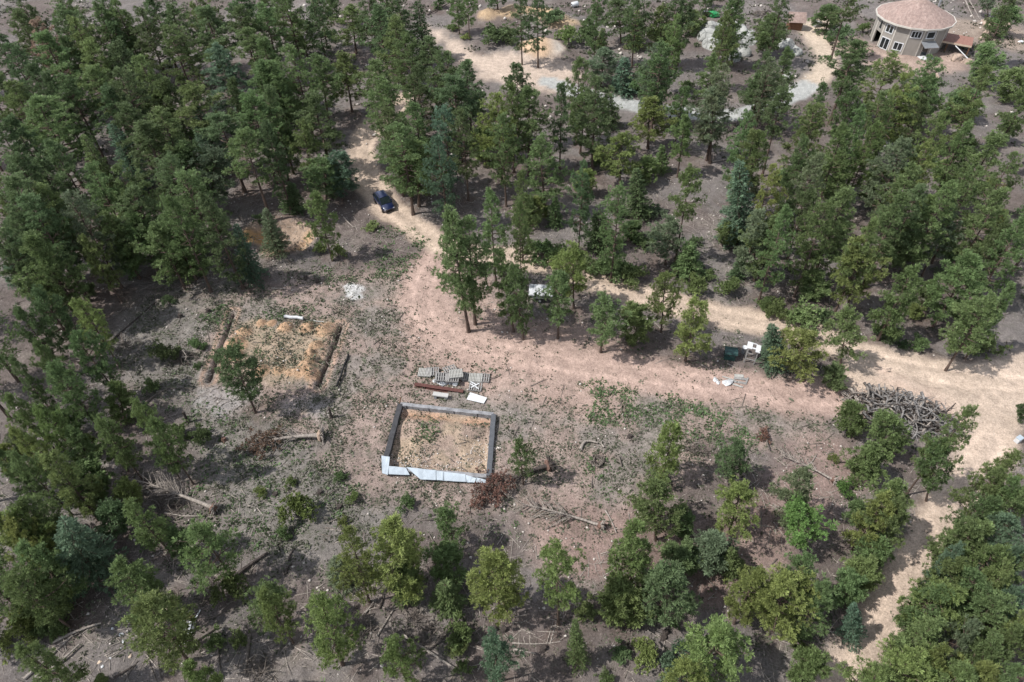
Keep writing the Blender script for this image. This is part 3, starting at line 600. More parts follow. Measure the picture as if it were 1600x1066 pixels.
M_TAIL = NT('tail_lens', .2, .6).base((.25, .01, .012))
M_GREENTARP = plain('green_tarp', (.02, .22, .07), .25, 3, .6, .3, .05)
M_DECK = plain('deck_board', (.27, .145, .115), .2, 4, .8, .2)
M_BROWN = plain('brown_timber', (.16, .085, .05), .3, 5, .85, .2)
def siding():
    t = NT('lap_siding', .8, .2); w_ = t.n('ShaderNodeTexWave', bands_direction='Z'); w_.inputs['Scale'].default_value = 2.4; t.l(t.co, w_.inputs['Vector'])
    n = t.noise(.8, 3); t.base(t.mix(1.0, (.285, .262, .235), t.ramp(n, [(.3, .9), (.7, 1.06)]), 'MULTIPLY')); t.bump(w_.outputs[1], .03, .7); return t.m
M_SIDING = siding(); M_TRIM = plain('cream_trim', (.50, .47, .42), .08, 3, .6)
def shingles():
    t = NT('roof_shingles', .9, .15); b = t.n('ShaderNodeTexBrick'); b.inputs['Scale'].default_value = 1.6; b.inputs['Mortar Size'].default_value = .012
    b.inputs['Color1'].default_value = (.275, .20, .175, 1); b.inputs['Color2'].default_value = (.33, .25, .22, 1); b.inputs['Mortar'].default_value = (.22, .145, .12, 1)
    b.inputs['Brick Width'].default_value = 1.2; b.inputs['Row Height'].default_value = .3; t.l(t.co, b.inputs['Vector'])
    n = t.noise(2.2, 5, .7); t.base(t.mix(1.0, b.outputs[0], t.ramp(n, [(.3, .68), (.7, 1.2)]), 'MULTIPLY')); t.bump(n, .02); return t.m
M_SHINGLE = shingles()
def rock_mat(name, c1, c2):
    t = NT(name, .95, .15); n = t.noise(1.1, 8, .7); v = t.n('ShaderNodeTexVoronoi', feature='DISTANCE_TO_EDGE'); v.inputs['Scale'].default_value = .9; t.l(t.co, v.inputs['Vector'])
    t.base(t.mix(t.ramp(v.outputs[0], [(0, .6), (.06, 0)]), t.ramp(n, [(.3, c2), (.65, c1)]), (.07, .07, .065))); t.bump(n, .12); return t.m
M_ROCK = rock_mat('granite', (.42, .42, .395), (.19, .195, .185)); M_TANROCK = rock_mat('tan_rock', (.46, .36, .29), (.26, .19, .155))

def P3(px, py, dz=0.0):
    x, y = G(px, py); return Vector((x, y, hz1(x, y) + dz))
def px_axis(a, b):                                   # base point, heading and length of something lying between two pixels
    A = P3(*a); B = P3(*b); d = B - A; return A, math.atan2(d.y, d.x), math.hypot(d.x, d.y)

# ---------------------------------------------------------------- round house
def house():
    fx, fy = G(1406, 85); n = math.hypot(fx, fy); d = Vector((-fx / n, -fy / n, 0)); r = Vector((-d.y, d.x, 0))
    R = 54 / FPX * depth((fx, fy), 4) ; C = Vector((fx, fy, 0)) - d * R; z0 = hz1(fx, fy) - .1
    _, ze = at_depth(1407.5, 43, fy); ze -= z0
    root = empty('round_house', (C.x, C.y, z0), math.atan2(d.y, d.x), 'two-storey round house with faceted tan walls and a pinkish shingled roof', 'house')
    A = lambda k: R_(2 + 22.5 * k)
    def pt(k, rad, z): return Vector((rad * math.cos(A(k)), rad * math.sin(A(k)), z))
    H = ze; fr = H / 2
    for k in range(16):
        a, b = pt(k, R, 0), pt(k + 1, R, 0); t = (b - a); L = t.length; t.normalize(); nn = Vector((math.cos(A(k + .5)), math.sin(A(k + .5)), 0))
        q = Matrix((t, -nn, Vector((0, 0, 1)))).transposed()        # local: x along wall, -y outwards
        def put(mb, name, mat, par, off=0.0): return mb.build(name, mat, par)
        def bx(u0, u1, w0, w1, o0, o1):
            m = MB(); c = a + t * ((u0 + u1) / 2) + nn * ((o0 + o1) / 2) + Vector((0, 0, (w0 + w1) / 2)); m.box(c, (u1 - u0, o1 - o0, w1 - w0), q); return m
        rec = k == -3 % 16
        w_ = MB()
        if rec:                                                      # porch recess below, arched window above
            for u0, u1, w0, w1 in ((0, L, H * .5, H), (0, .22, 0, H * .5), (L - .22, L, 0, H * .5)):
                w_.F += []; w_.add(*_b(bx(u0, u1, w0, w1, -.2, 0)))
            wall = w_.build('wall_panel', M_SIDING, root)
            bx(.2, L - .2, 0, H * .5, -1.4, -1.3).build('porch_back', M_SIDING, wall); bx(.2, L - .2, .02, .12, -1.3, .6).build('porch_floor', M_CONC, wall)
        else: wall = bx(0, L, 0, H, -.2, 0).build('wall_panel', M_SIDING, root)
        def window(u0, u1, w0, w1, panes, s=.12):
            f = MB()
            for v0, v1, x0, x1 in ((u0 - s, u1 + s, w0 - s, w0), (u0 - s, u1 + s, w1, w1 + s), (u0 - s, u0, w0, w1), (u1, u1 + s, w0, w1)): f.add(*_b(bx(v0, v1, x0, x1, 0.005, .07)))
            for i in range(1, panes):
                c = u0 + (u1 - u0) * i / panes; f.add(*_b(bx(c - .04, c + .04, w0, w1, 0.005, .06)))
            fo = f.build('window', M_WHITE, root)
            for i in range(panes):
                c0 = u0 + (u1 - u0) * i / panes + .045; c1 = u0 + (u1 - u0) * (i + 1) / panes - .045; bx(c0, c1, w0 + .003, w1 - .003, 0.003, .03).build('pane', M_GLASS, fo)
        kk = k if k < 8 else k - 16
        if kk == -2: window(.45, L - .45, H * .64, H * .88, 2); window(.35, L - .35, H * .06, H * .42, 2)
        if kk == -1: window(.55, 1.75, H * .16, H * .40, 2)
        if kk == 0: window(.35, L - .4, H * .68, H * .88, 3)
        if kk == 1:
            window(.55, L - .35, H * .68, H * .88, 1)
            dr = bx(.75, 1.65, .05, H * .42, .004, .05).build('door', M_GLASS, root); bx(.8, .86, H * .2, H * .22, .05, .1).build('handle', M_CHROME, dr)
            aw = MB(); c = a + t * (L * .55) + nn * .75 + Vector((0, 0, H * .50)); aw.box(c, (2.3, 1.5, .07), q @ Matrix.Rotation(R_(16), 3, 'X')); aw.build('awning', M_STEEL, root)
            bx(.3, 2.4, -.02, .14, .05, 1.5).build('doorstep', M_WHITE, root)
        if rec:
            f = MB(); arch = [(.75, H * .62), (L - .75, H * .62), (L - .8, H * .74), (L / 2, H * .90), (.8, H * .74)]
            V = [a + t * u + nn * o + Vector((0, 0, z)) for o in (.005, .04) for u, z in arch]; m = 5
            f.add(V, [tuple(range(m, 2 * m))] + [(i, (i + 1) % m, m + (i + 1) % m, m + i) for i in range(m)]); f.build('arched_window', M_GLASS, root)
        bx(-.09, .09, 0, H - .02, .0, .05).build('corner_trim', M_TRIM, root)
    Ro = R + .55; rise = R * .52
    apex = Vector((0, 0, H + rise + .1))
    for k in range(16):
        a, b = pt(k, Ro, H + .1), pt(k + 1, Ro, H + .1); dn = Vector((0, 0, -.10))
        MB().add([a, b, apex, a + dn, b + dn, apex + dn], [(0, 1, 2), (5, 4, 3), (0, 3, 4, 1), (1, 4, 5, 2), (2, 5, 3, 0)]).build('roof_panel', M_SHINGLE, root)
        MB().bar(a + Vector((0, 0, -.08)), b + Vector((0, 0, -.08)), .12, .24).build('fascia', M_TRIM, root)
    # stove pipe near the right rear of the roof
    ch = Vector((-1.2, 2.6, H + rise * .60)); p = MB().tube([ch - Vector((0, 0, .3)), ch + Vector((0, 0, 1.1))], .16, 10).build('chimney_pipe', M_STEEL, root); MB().tube([ch + Vector((0, 0, 1.1)), ch + Vector((0, 0, 1.3))], [.26, .2], 10).build('chimney_cap', M_STEEL, p)
    # raised deck on the right
    deck = empty('deck', (0, 0, 0)); deck.parent = root
    zz = H * .42; y0 = R * .86; rot = Matrix.Rotation(R_(-2), 3, 'Z'); x0 = R * .02
    for i in range(17):
        MB().box((x0 + .9 - i * .22, y0 + 2.3, zz), (.20, 4.8, .06)).build('deck_board', M_DECK, deck)
    MB().box((x0 + 1.03, y0 + 2.3, zz - .12), (.06, 4.8, .24)).build('rim_joist', M_TAN, deck)
    MB().box((x0 - 2.75, y0 + 2.3, zz - .12), (.06, 4.8, .24)).build('rim_joist', M_TAN, deck)
    for u in (1.4, 4.5):
        for v in (.9, -2.6): MB().box((x0 + v, y0 + u, zz / 2 - .07), (.15, .15, zz - .1)).build('post', M_BROWN, deck)
    MB().tube([(x0 + 1.15, y0 + 2.5, zz - .3), (x0 + 2.4, y0 + 5.0, .3)], .07, 6).build('drain_pipe', M_WHITE, deck)
def _b(mb): return mb.V, mb.F
house()

# ---------------------------------------------------------------- small hut
def hut():
    p = P3(1240, 44); root = empty('wooden_hut', p, R_(-8), 'small brown gabled hut half hidden behind a pine near the driveway', 'hut')
    MB().prism([(-1.1, -.9), (1.1, -.9), (1.1, .9), (-1.1, .9)], 0, 1.5).build('wall', M_BROWN, root)
    MB().add([(1.1, -.9, 1.5), (1.1, .9, 1.5), (1.1, 0, 2.5), (-1.1, -.9, 1.5), (-1.1, .9, 1.5), (-1.1, 0, 2.5)], [(0, 1, 2), (5, 4, 3), (0, 2, 5, 3), (1, 4, 5, 2)]).build('gable', M_BROWN, root)
    for s in (-1, 1):
        MB().bar((0, s * .0, 2.60), (0, s * 1.25, 1.34), 2.8, .09).build('roof_panel', M_SHINGLE, root)
    MB().box((1.12, 0, .7), (.05, .75, 1.35)).build('door', M_BLACK, root)
hut()

# ---------------------------------------------------------------- car
def car():
    A = P3(591.5, 309); B = P3(610, 333); d = B - A; h = math.atan2(d.y, d.x); c = (A + B) / 2
    root = empty('parked_car', (c.x, c.y, hz1(c.x, c.y) - .02), h, 'dark navy blue hatchback parked on the sandy forest track', 'car'); root.scale = (.78, .80, .84)
    hl, hw = 2.25, .93
    st = [(-2.25, .72, .42, .86), (-2.15, .86, .30, .98), (-1.7, .92, .26, 1.02), (-.8, .93, .24, 1.0), (.3, .93, .24, .98), (1.0, .92, .25, .95), (1.6, .90, .26, .88), (2.05, .80, .30, .80), (2.25, .62, .42, .68)]
    V = []; F = []
    for x, hw_, zb, zt in st:
        V += [(x, -hw_ * .90, zb), (x, -hw_, (zb + zt) * .5), (x, -hw_ * .97, zt - .10), (x, -hw_ * .84, zt), (x, 0, zt + .035), (x, hw_ * .84, zt), (x, hw_ * .97, zt - .10), (x, hw_, (zb + zt) * .5), (x, hw_ * .90, zb)]
    n = 9
    for i in range(len(st) - 1):
        for k in range(n): F.append((i * n + k, i * n + (k + 1) % n, (i + 1) * n + (k + 1) % n, (i + 1) * n + k))
    F += [tuple(reversed(range(n))), tuple((len(st) - 1) * n + k for k in range(n))]
    m = MB().add(V, [tuple(reversed(f)) for f in F]); body = m.build('body', M_NAVY, root, smooth=True)
    body.data.set_sharp_from_angle(angle=R_(40))
    gh = [(-2.10, .66, .98, 1.0), (-1.55, .70, 1.0, 1.47), (-.9, .71, 1.0, 1.54), (-.1, .71, 1.0, 1.55), (.35, .70, 1.0, 1.48), (1.18, .72, .96, .98)]
    V = []; F = []
    for x, hw_, zb, zt in gh: V += [(x, -hw_ * 1.22, zb - .03), (x, -hw_, zt), (x, hw_, zt), (x, hw_ * 1.22, zb - .03)]
    for i in range(len(gh) - 1):
        for k in range(3): F.append((i * 4 + k + 4, i * 4 + k + 5, i * 4 + k + 1, i * 4 + k))
    MB().add(V, F).build('cabin_glass', M_GLASS, root)
    V = []; F = []; rf = [(-1.62, .69, 1.475), (-.9, .71, 1.56), (-.1, .71, 1.57), (.28, .70, 1.515)]
    for x, hw_, z in rf: V += [(x, -hw_ - .02, z - .07), (x, -hw_ * .93, z + .01), (x, 0, z + .045), (x, hw_ * .93, z + .01), (x, hw_ + .02, z - .07)]
    for i in range(3):
        for k in range(4): F.append((i * 5 + k + 5, i * 5 + k + 6, i * 5 + k + 1, i * 5 + k))
    MB().add(V, F).build('roof', M_NAVY, root, smooth=True)
    for s in (-1, 1):
        MB().tube([(-1.5, s * .60, 1.57), (-.6, s * .62, 1.62), (.1, s * .60, 1.58)], .025, 5).build('roof_rail', M_CHROME, root)
        for x0, x1 in ((.33, 1.14), (-.55, -.50), (-1.6, -2.06)):
            z0, z1 = (1.50, .99) if x0 > 0 else ((1.54, 1.0) if x0 > -1 else (1.47, .99))
            MB().bar((x0, s * .72, z0), (x1, s * .86, z1), .07, .06).build('pillar', M_NAVY, root)
        MB().box((.72, s * .98, 1.02), (.16, .2, .13)).build('wing_mirror', M_NAVY, root)
        MB().box((2.10, s * .58, .66), (.22, .3, .12)).build('headlight', M_LAMP, root); MB().box((-2.2, s * .62, .78), (.12, .28, .16)).build('taillight', M_TAIL, root)
        for x in (-1.38, 1.40):
            wh = empty('wheel', (x, s * .84, .33)); wh.parent = root
            MB().tube([(0, -.11, 0), (0, .11, 0)], .33, 18).build('tyre', M_BLACK, wh); MB().tube([(0, s * .10, 0), (0, s * .125, 0)], .20, 12).build('rim', M_CHROME, wh)
        for x in (-.98, .12): MB().box((x, s * .925, .82), (.16, .03, .03)).build('door_handle', M_CHROME, root)
    MB().box((2.2, 0, .40), (.12, 1.1, .18)).build('bumper', M_BLACK, root); MB().box((2.235, 0, .55), (.06, .7, .1)).build('grille', M_BLACK, root)
car()

# ---------------------------------------------------------------- white trailer under the pines
def trailer():
    p = P3(845, 466); root = empty('covered_trailer', p, R_(-5), 'white box-topped trailer parked beneath pines beside the sandy track', 'trailer'); root.scale = (.66, .72, .76)
    MB().prism([(-1.7, -1.05), (1.7, -1.05), (1.7, 1.05), (-1.7, 1.05)], .75, 1.32).build('box_side', M_STEEL, root)
    mb = MB(); n = 8
    V = [(-1.78 + 3.56 * i / n, y, z + .03 * math.sin(i * 2.1 + y)) for i in range(n + 1) for y, z in ((-1.12, 1.25), (-1.08, 1.38), (0, 1.50), (1.08, 1.38), (1.12, 1.25))]
    F = [(i * 5 + k + 5, i * 5 + k + 6, i * 5 + k + 1, i * 5 + k) for i in range(n) for k in range(4)]
    mb.add(V, F).build('cover', M_WHITEPL, root)
    for i in range(1, 4): MB().tube([(-1.78 + .89 * i, y, z + .025) for y, z in ((-1.1, 1.36), (0, 1.51), (1.1, 1.36))], .03, 5).build('cover_rib', M_WHITE, root)
    MB().box((0, 0, .68), (3.3, 1.6, .12)).build('chassis', M_BLACK, root)
    for s in (-1, 1):
        wh = empty('wheel', (-.1, s * 1.0, .36)); wh.parent = root
        MB().tube([(0, -.11, 0), (0, .11, 0)], .36, 16).build('tyre', M_BLACK, wh); MB().tube([(0, s * .1, 0), (0, s * .125, 0)], .2, 10).build('rim', M_STEEL, wh)
        MB().tube([(2.9, 0, .5), (1.5, s * .7, .62)], .05, 6).build('tow_bar', M_BLACK, root)
    MB().tube([(2.85, 0, .0), (2.85, 0, .7)], .04, 6).build('jockey_stand', M_STEEL, root)
trailer()

# ---------------------------------------------------------------- green bin, white-topped frame, small drum
def bin_and_frame():
    p = P3(1139, 559); root = empty('waste_bin', p, R_(-12), 'dark green lidded bin standing in pine shade left of the white-topped frame', 'bin')
    MB().box((0, 0, .42), (.95, .85, .8)).build('body', M_DKGREEN, root)
    mb = MB(); V = []; n = 6
    for i in range(n + 1):
        a = math.pi * i / n; V += [(-.56, -.5 * math.cos(a), .80 + .26 * math.sin(a)), (.56, -.5 * math.cos(a), .80 + .26 * math.sin(a))]
    mb.add(V, [(2 * i, 2 * i + 2, 2 * i + 3, 2 * i + 1)[::-1] for i in range(n)] + [tuple(range(0, 2 * n + 2, 2)), tuple(range(2 * n + 1, 0, -2))]).build('lid', M_DKGREEN, root)
    MB().tube([(-.3, -.56, .78), (.3, -.56, .78)], .025, 5).build('handle', M_BLACK, root)
    p = P3(1161.5, 552); r2 = empty('steel_drum', p, 0, 'small blue-grey drum in the shade between green bin and white frame', 'drum')
    MB().tube([(0, 0, 0), (0, 0, .75)], .24, 12).build('shell', M_STEEL, r2); MB().tube([(0, 0, .73), (0, 0, .77)], .255, 12).build('rim', M_WHITE, r2)
    a = P3(1162, 567); b = P3(1177, 571); d = b - a; root = empty('white_topped_frame', a, math.atan2(d.y, d.x), 'tall frame of dark posts carrying white boards, beside the round bushy tree', 'frame')
    L = math.hypot(d.x, d.y); Dp = .75; Ht = 1.75
    for x, y in ((0, 0), (L, 0), (L, Dp), (0, Dp)): MB().box((x, y, Ht / 2 - .03), (.09, .09, Ht)).build('post', M_GREYWOOD, root)
    MB().box((.05, Dp * .55, Ht + .03), (.46, Dp * 1.1, .06)).build('top_board', M_WHITE, root)
    MB().box((L - .05, Dp * .30, Ht + .035), (.40, Dp * 1.25, .06)).build('top_board', M_WHITE, root)
    MB().box((L / 2, .15, Ht + .03), (L - .4, .14, .05)).build('top_board', M_WHITE, root); MB().box((L / 2, Dp, Ht + .03), (L - .4, .08, .05)).build('top_board', M_WHITE, root)
    MB().bar((0, 0, .5), (L, 0, .5), .05, .08).build('rail', M_GREYWOOD, root); MB().bar((0, Dp, .5), (L, Dp, .5), .05, .08).build('rail', M_GREYWOOD, root)
bin_and_frame()

# ---------------------------------------------------------------- long boards and scrap heap by the drive
def scrap():
    labs = ['pale plank at the top of the board heap beside the pink drive', 'long grey board lying lowest in the heap beside the pink drive', 'grey board in the middle of the heap, running to white lump', 'thin pale board angled across the upper left of the heap', 'grey board crossing the right end of the heap', 'short grey board second from the top of the heap']
    for (a, b, wd, m), lab in zip([((1147, 589), (1161, 590), .32, M_GREYWOOD2), ((1144, 602), (1160, 607), .14, M_GREYWOOD2), ((1143, 597), (1166, 601), .24, M_GREYWOOD), ((1128, 590), (1148, 596), .10, M_GREYWOOD2), ((1165, 600), (1168, 592), .14, M_GREYWOOD), ((1146, 592.5), (1166, 595), .26, M_GREYWOOD)], labs):
        A, h, L = px_axis(a, b); o = MB().box((L / 2, 0, .06), (L, wd, .06)).build('plank', m, None, A, h); tag(o, lab, 'plank', 'boards heaped beside the drive')
    for (px, py, s, lab) in ((1136, 600, .36, 'crumpled white sack lying at the left end of the board heap'), (1117, 595, .22, 'small white scrap at the far left of the board heap'), (1121, 599, .2, 'pale scrap of plastic between two white lumps by the boards')):
        p = P3(px, py); o = lump('white_sack', s, .45, M_WHITEPL, p); tag(o, lab, 'sack')
    for (a, b, lab) in (((1136, 569), (1151, 577.5), 'thin pale pole on the ground just below the dark green bin'), ((1094, 570), (1105, 576), 'short pale stick lying on the pink drive edge by a pine'), ((1178, 580), (1184, 583), 'short pale stick below the white-topped frame'), ((1128, 535), (1145, 537), 'thin orange-brown pole lying behind the dark green bin')):
        A, h, L = px_axis(a, b); tag(MB().tube([(0, 0, .04), (L / 2, .02, .06), (L, 0, .04)], [.05, .045, .03], 5).build('pole', M_DEAD, None, A, h), lab, 'pole')
def lump(name, s, flat, mat, p, seed=None):
    me = bpy.data.meshes.new(name); import bmesh
    bm = bmesh.new(); bmesh.ops.create_icosphere(bm, subdivisions=2, radius=1); q = random.uniform(0, 99)
    for v in bm.verts:
        k = 1 + 1.1 * (float(fbm(v.co.x * 1.3 + q + v.co.z, v.co.y * 1.3 + q * 2 - v.co.z, 3, 3)) - .5) * 2; v.co = Vector((v.co.x * k * s, v.co.y * k * s * .8, v.co.z * k * s * flat))
    bm.to_mesh(me); bm.free(); me.materials.append(mat)
    return ob(name, me, None, (p[0], p[1], p[2] + s * flat * .4), random.uniform(0, 6.28))
scrap()

# ---------------------------------------------------------------- trenched plot (left): pipes round it
for a, b, r, m, lab, nm in (((445, 498.5), (475, 501), .16, M_WHITEPL, 'thick white pipe lying along the back of the trenched plot', 'white_pipe'),
                        ((486, 504), (514, 508), .05, M_GREYWOOD2, 'thin pale pole behind the right corner of the trenched plot', 'pole'),
                        ((545, 556), (527, 606), .09, M_BLACK, 'long black pipe lying right of the trenched plot', 'black_pipe')):
    A, h, L = px_axis(a, b); tag(MB().tube([(L * i / 6, .04 * math.sin(i * 2), .08 + r) for i in range(7)], r, 8).build(nm, m, None, A, h, smooth=True), lab, 'pipe' if 'pipe' in nm else 'pole')

# ---------------------------------------------------------------- concrete-walled plot
def foundation():
    root = empty('foundation', (0, 0, 0), 0, 'roofless rectangular foundation of low grey walls, its front lined with pale blue boards', 'foundation')
    a, b, c, d = [Vector((*p, 0)) for p in F2]
    def wall(p, q, wd, zt, mat, lab=None, ext=.0):
        dr = (q - p).normalized(); p = p - dr * ext; q = q + dr * ext; n = 12; mb = MB(); V = []; F = []
        side = Vector((-dr.y, dr.x, 0))
        for i in range(n + 1):
            t = i / n; o = p + (q - p) * t; j = .012 * math.sin(i * 1.7) + random.uniform(-.008, .008); z = zt + random.uniform(-.025, .025)
            V += [o + side * (-wd / 2 + j) + Vector((0, 0, -.9)), o + side * (-wd / 2 + j * .6) + Vector((0, 0, z)), o + side * (wd / 2 + j) + Vector((0, 0, z)), o + side * (wd / 2 + j) + Vector((0, 0, -.9))]
        for i in range(n):
            for k in range(4): F.append((i * 4 + k, i * 4 + (k + 1) % 4, i * 4 + 4 + (k + 1) % 4, i * 4 + 4 + k))
        F += [(0, 3, 2, 1), (n * 4, n * 4 + 1, n * 4 + 2, n * 4 + 3)]
        o = mb.add(V, [f[::-1] for f in F]).build('wall', mat, root)
        if lab: o['label'] = lab
        return o
    bk = wall(a, b, .34, .34, M_CONC, 'pale grey back wall'); ar = (b - a).normalized()
    lf = wall(a, d, .42, .37, M_FABRIC, 'dark grey covered left wall'); rt = wall(b, c, .40, .36, M_FABRIC2, 'slate grey covered right wall'); fr = wall(d, c, .34, .28, M_CONC)
    for t in (.07, .31, .58, .83):                                  # joints and wrinkles of the back wall's facing
        p = a + (b - a) * t; MB().box((p.x, p.y - .185, .05), (.05, .04, .60)).build('facing_seam', M_FABRIC, bk)
    # stake at the left rear corner
    MB().tube([(a.x - .1, a.y + .1, 0), (a.x + .05, a.y + .35, .75)], .05, 6).build('corner_stake', M_BROWN, root)
    # boards lying over the front wall
    px = [(596, 712, 609, 714, 606, 742, 597, 739), (607, 728, 634, 731, 640, 742, 605, 741), (635, 730, 681, 735, 681, 750, 657, 749), (681, 735.5, 693, 737, 693, 751, 682, 750), (693.5, 737, 727, 741, 728, 753, 694, 751), (727.5, 742, 744, 747, 742, 754, 729, 753.5), (744, 746, 759, 750, 760, 755, 743, 754)]
    for i, q in enumerate(px):
        z = [.52, .44, .47, .45, .46, .44, .41][i]; P = []
        for k in range(4):
            zz = z + (-.14 if k >= 2 else .02) + random.uniform(-.03, .03); P.append(Vector((*G(q[2 * k], q[2 * k + 1], zz), zz)))
        n = 5; V = []; F = []
        for u in range(n + 1):
            for v in range(3):
                s = u / n; t = v / 2; o = (P[0] * (1 - s) + P[1] * s) * (1 - t) + (P[3] * (1 - s) + P[2] * s) * t; o = o + Vector((0, 0, random.uniform(-.02, .02))); V.append(o)
        for u in range(n):
            for v in range(2): F.append((u * 3 + v, u * 3 + v + 1, (u + 1) * 3 + v + 1, (u + 1) * 3 + v)[::-1])
        m = len(V); V2 = V + [p - Vector((0, 0, .05)) for p in V]; F2_ = [f for f in F] + [tuple(i_ + m for i_ in f[::-1]) for f in F]
        rim = [0, 1, 2] + [(u + 1) * 3 + 2 for u in range(n)] + [n * 3 + 1, n * 3] + [u * 3 for u in range(n - 1, 0, -1)]
        F2_ += [(rim[k], rim[(k + 1) % len(rim)], rim[(k + 1) % len(rim)] + m, rim[k] + m)[::-1] for k in range(len(rim))]
        MB().add(V2, F2_).build('cover_board', M_BLUEBOARD, root)
M_FABRIC2 = plain('slate_fabric', (.095, .10, .11), .2, 3, .9, .15, .03)
foundation()

# ---------------------------------------------------------------- pallets and steel behind the foundation
def pallet_parts(L=1.1, Wd=.95, nb=6, mat=None):
    parts = []
    for i in range(nb): parts.append(('deck_board', MB().box((0, 0, 0), (.095, Wd, .022)).mesh('deck_board', mat), (-L / 2 + .05 + (L - .1) * i / (nb - 1), 0, .125)))
    for y in (-Wd / 2 + .03, 0, Wd / 2 - .03): parts.append(('stringer', MB().box((0, 0, 0), (L, .045, .085)).mesh('stringer', mat), (0, y, .0695)))
    for x in (-L / 2 + .06, 0, L / 2 - .06): parts.append(('bottom_board', MB().box((0, 0, 0), (.09, Wd, .02)).mesh('bottom_board', mat), (x, 0, .014)))
    return parts
PA = pallet_parts(mat=M_GREYWOOD); PB = pallet_parts(1.15, .95, 9, M_GREYWOOD2)
def pallet(px, py, z, rz, lab, parts, tilt=(0, 0)):
    x, y = G(px, py, z); r = empty('pallet', (x, y, hz1(x, y) * (z < .2) + z), 0, lab, 'pallet', 'grey pallets behind the foundation'); r.rotation_euler = (tilt[0], tilt[1], rz)
    for nme, me, loc in parts: ob(nme, me, r, loc)
for k in range(4):
    pallet(690 + (k % 2), 590, .02 + k * .15, R_(-3 + 3 * (k % 2)), ['lowest pallet under the left of the tall stack', 'second pallet up in the left of the tall stack', 'third pallet up in the left of the tall stack', 'slatted grey pallet on top in the middle of the tall stack'][k], PA)
    pallet(706 + (k % 2), 591.5, .02 + k * .15, R_(4 - 4 * (k % 2)), ['lowest pallet under the right of the tall stack', 'second pallet up in the right of the tall stack', 'third pallet up in the right of the tall stack', 'slatted grey pallet on top at the right of the tall stack'][k], PA)
pallet(676, 581, .12, R_(3), 'slatted pallet flat on the ground touching the left of the stack', PA)
pallet(664, 583.5, .02, R_(-4), 'pale close-boarded pallet at the far left of the row', PB)
pallet(703, 578, .42, R_(24), 'slewed pallet leaning up at the rear of the tall stack', PA, (R_(-14), 0))
pallet(712.5, 585, .63, R_(8), 'pale close-boarded pallet lying crosswise on the tall stack', PB)
pallet(722, 588, .25, R_(15), 'dark tilted pallet slumped against the right of the stack', PA, (0, R_(30)))
pallet(732, 590, .02, R_(-4), 'slatted pallet flat on the ground right of the tall stack', PA)
pallet(743, 592, .06, R_(-3), 'pale close-boarded pallet third from the right end of row', PB)
pallet(755, 592.5, .02, R_(-5), 'slatted pallet at the far right end of the row', PA)
pallet(743, 605, .02, R_(-6), 'small pale pallet crossed by loose laths above the white sheet', PA)
for i, (a, b) in enumerate((((735, 601), (748, 609)), ((736, 608), (749, 601)), ((734, 598), (745, 604)))):
    A, h, L = px_axis(a, b); tag(MB().box((L / 2, 0, .19 + .03 * i), (L, .09, .025)).build('lath', M_WHITE, None, A, h), ['pale lath falling to the right across the small pallet', 'pale lath rising to the right across the small pallet', 'upper pale lath lying over the small pallet'][i], 'lath', 'laths on the small pallet')
A, h, L = px_axis((648, 602.5), (724, 614)); r = empty('steel_beam', A, h, 'long rust-red steel beam on the ground behind the foundation', 'beam')
MB().box((L / 2, 0, .04), (L, .36, .03)).build('flange', M_RUSTY, r); MB().box((L / 2, 0, .16), (L, .03, .20)).build('web', M_RUSTY, r); MB().box((L / 2, 0, .28), (L, .34, .03)).build('flange', M_RUSTY, r)
A, h, L = px_axis((678, 620), (700, 623)); r = empty('concrete_bench', A, h, 'pale concrete bench standing below the rusty beam', 'bench')
MB().box((L / 2, 0, .44), (L + .1, .40, .12)).build('seat', plain('pale_concrete', (.40, .395, .38), .12, 4), r)
for x in (.16, L - .16): MB().box((x, 0, .19), (.22, .34, .38)).build('leg', M_CONC, r)
V = [Vector((*G(a, b, .12), .12)) for a, b in ((734.5, 613), (761, 621.5), (756, 630.5), (729, 624))]
tag(MB().add([v for v in V] + [v - Vector((0, 0, .03)) for v in V], [(3, 2, 1, 0), (4, 5, 6, 7), (0, 1, 5, 4), (1, 2, 6, 5), (2, 3, 7, 6), (3, 0, 4, 7)]).build('white_sheet', M_WHITE), 'large white rectangular sheet lying right of the rusty beam', 'sheet')
for px, py, s, f, lab in ((693, 599, .36, .7, 'bulging white bag below the pallet stack'), (679, 595.5, .18, .5, 'small white scrap left of the bulging white bag'), (685, 596, .22, .35, 'flattened white scrap touching the bulging bag'), (704, 598.5, .16, .5, 'small round white scrap right of the bulging bag'), (710, 601, .25, .5, 'creased white scrap farthest right of the bulging bag')):
    o = lump('white_bag' if s > .3 else 'plastic_scrap', s, f, M_WHITEPL, P3(px, py)); tag(o, lab, 'bag' if s > .3 else 'scrap', None if s > .3 else 'white scraps below the pallets')

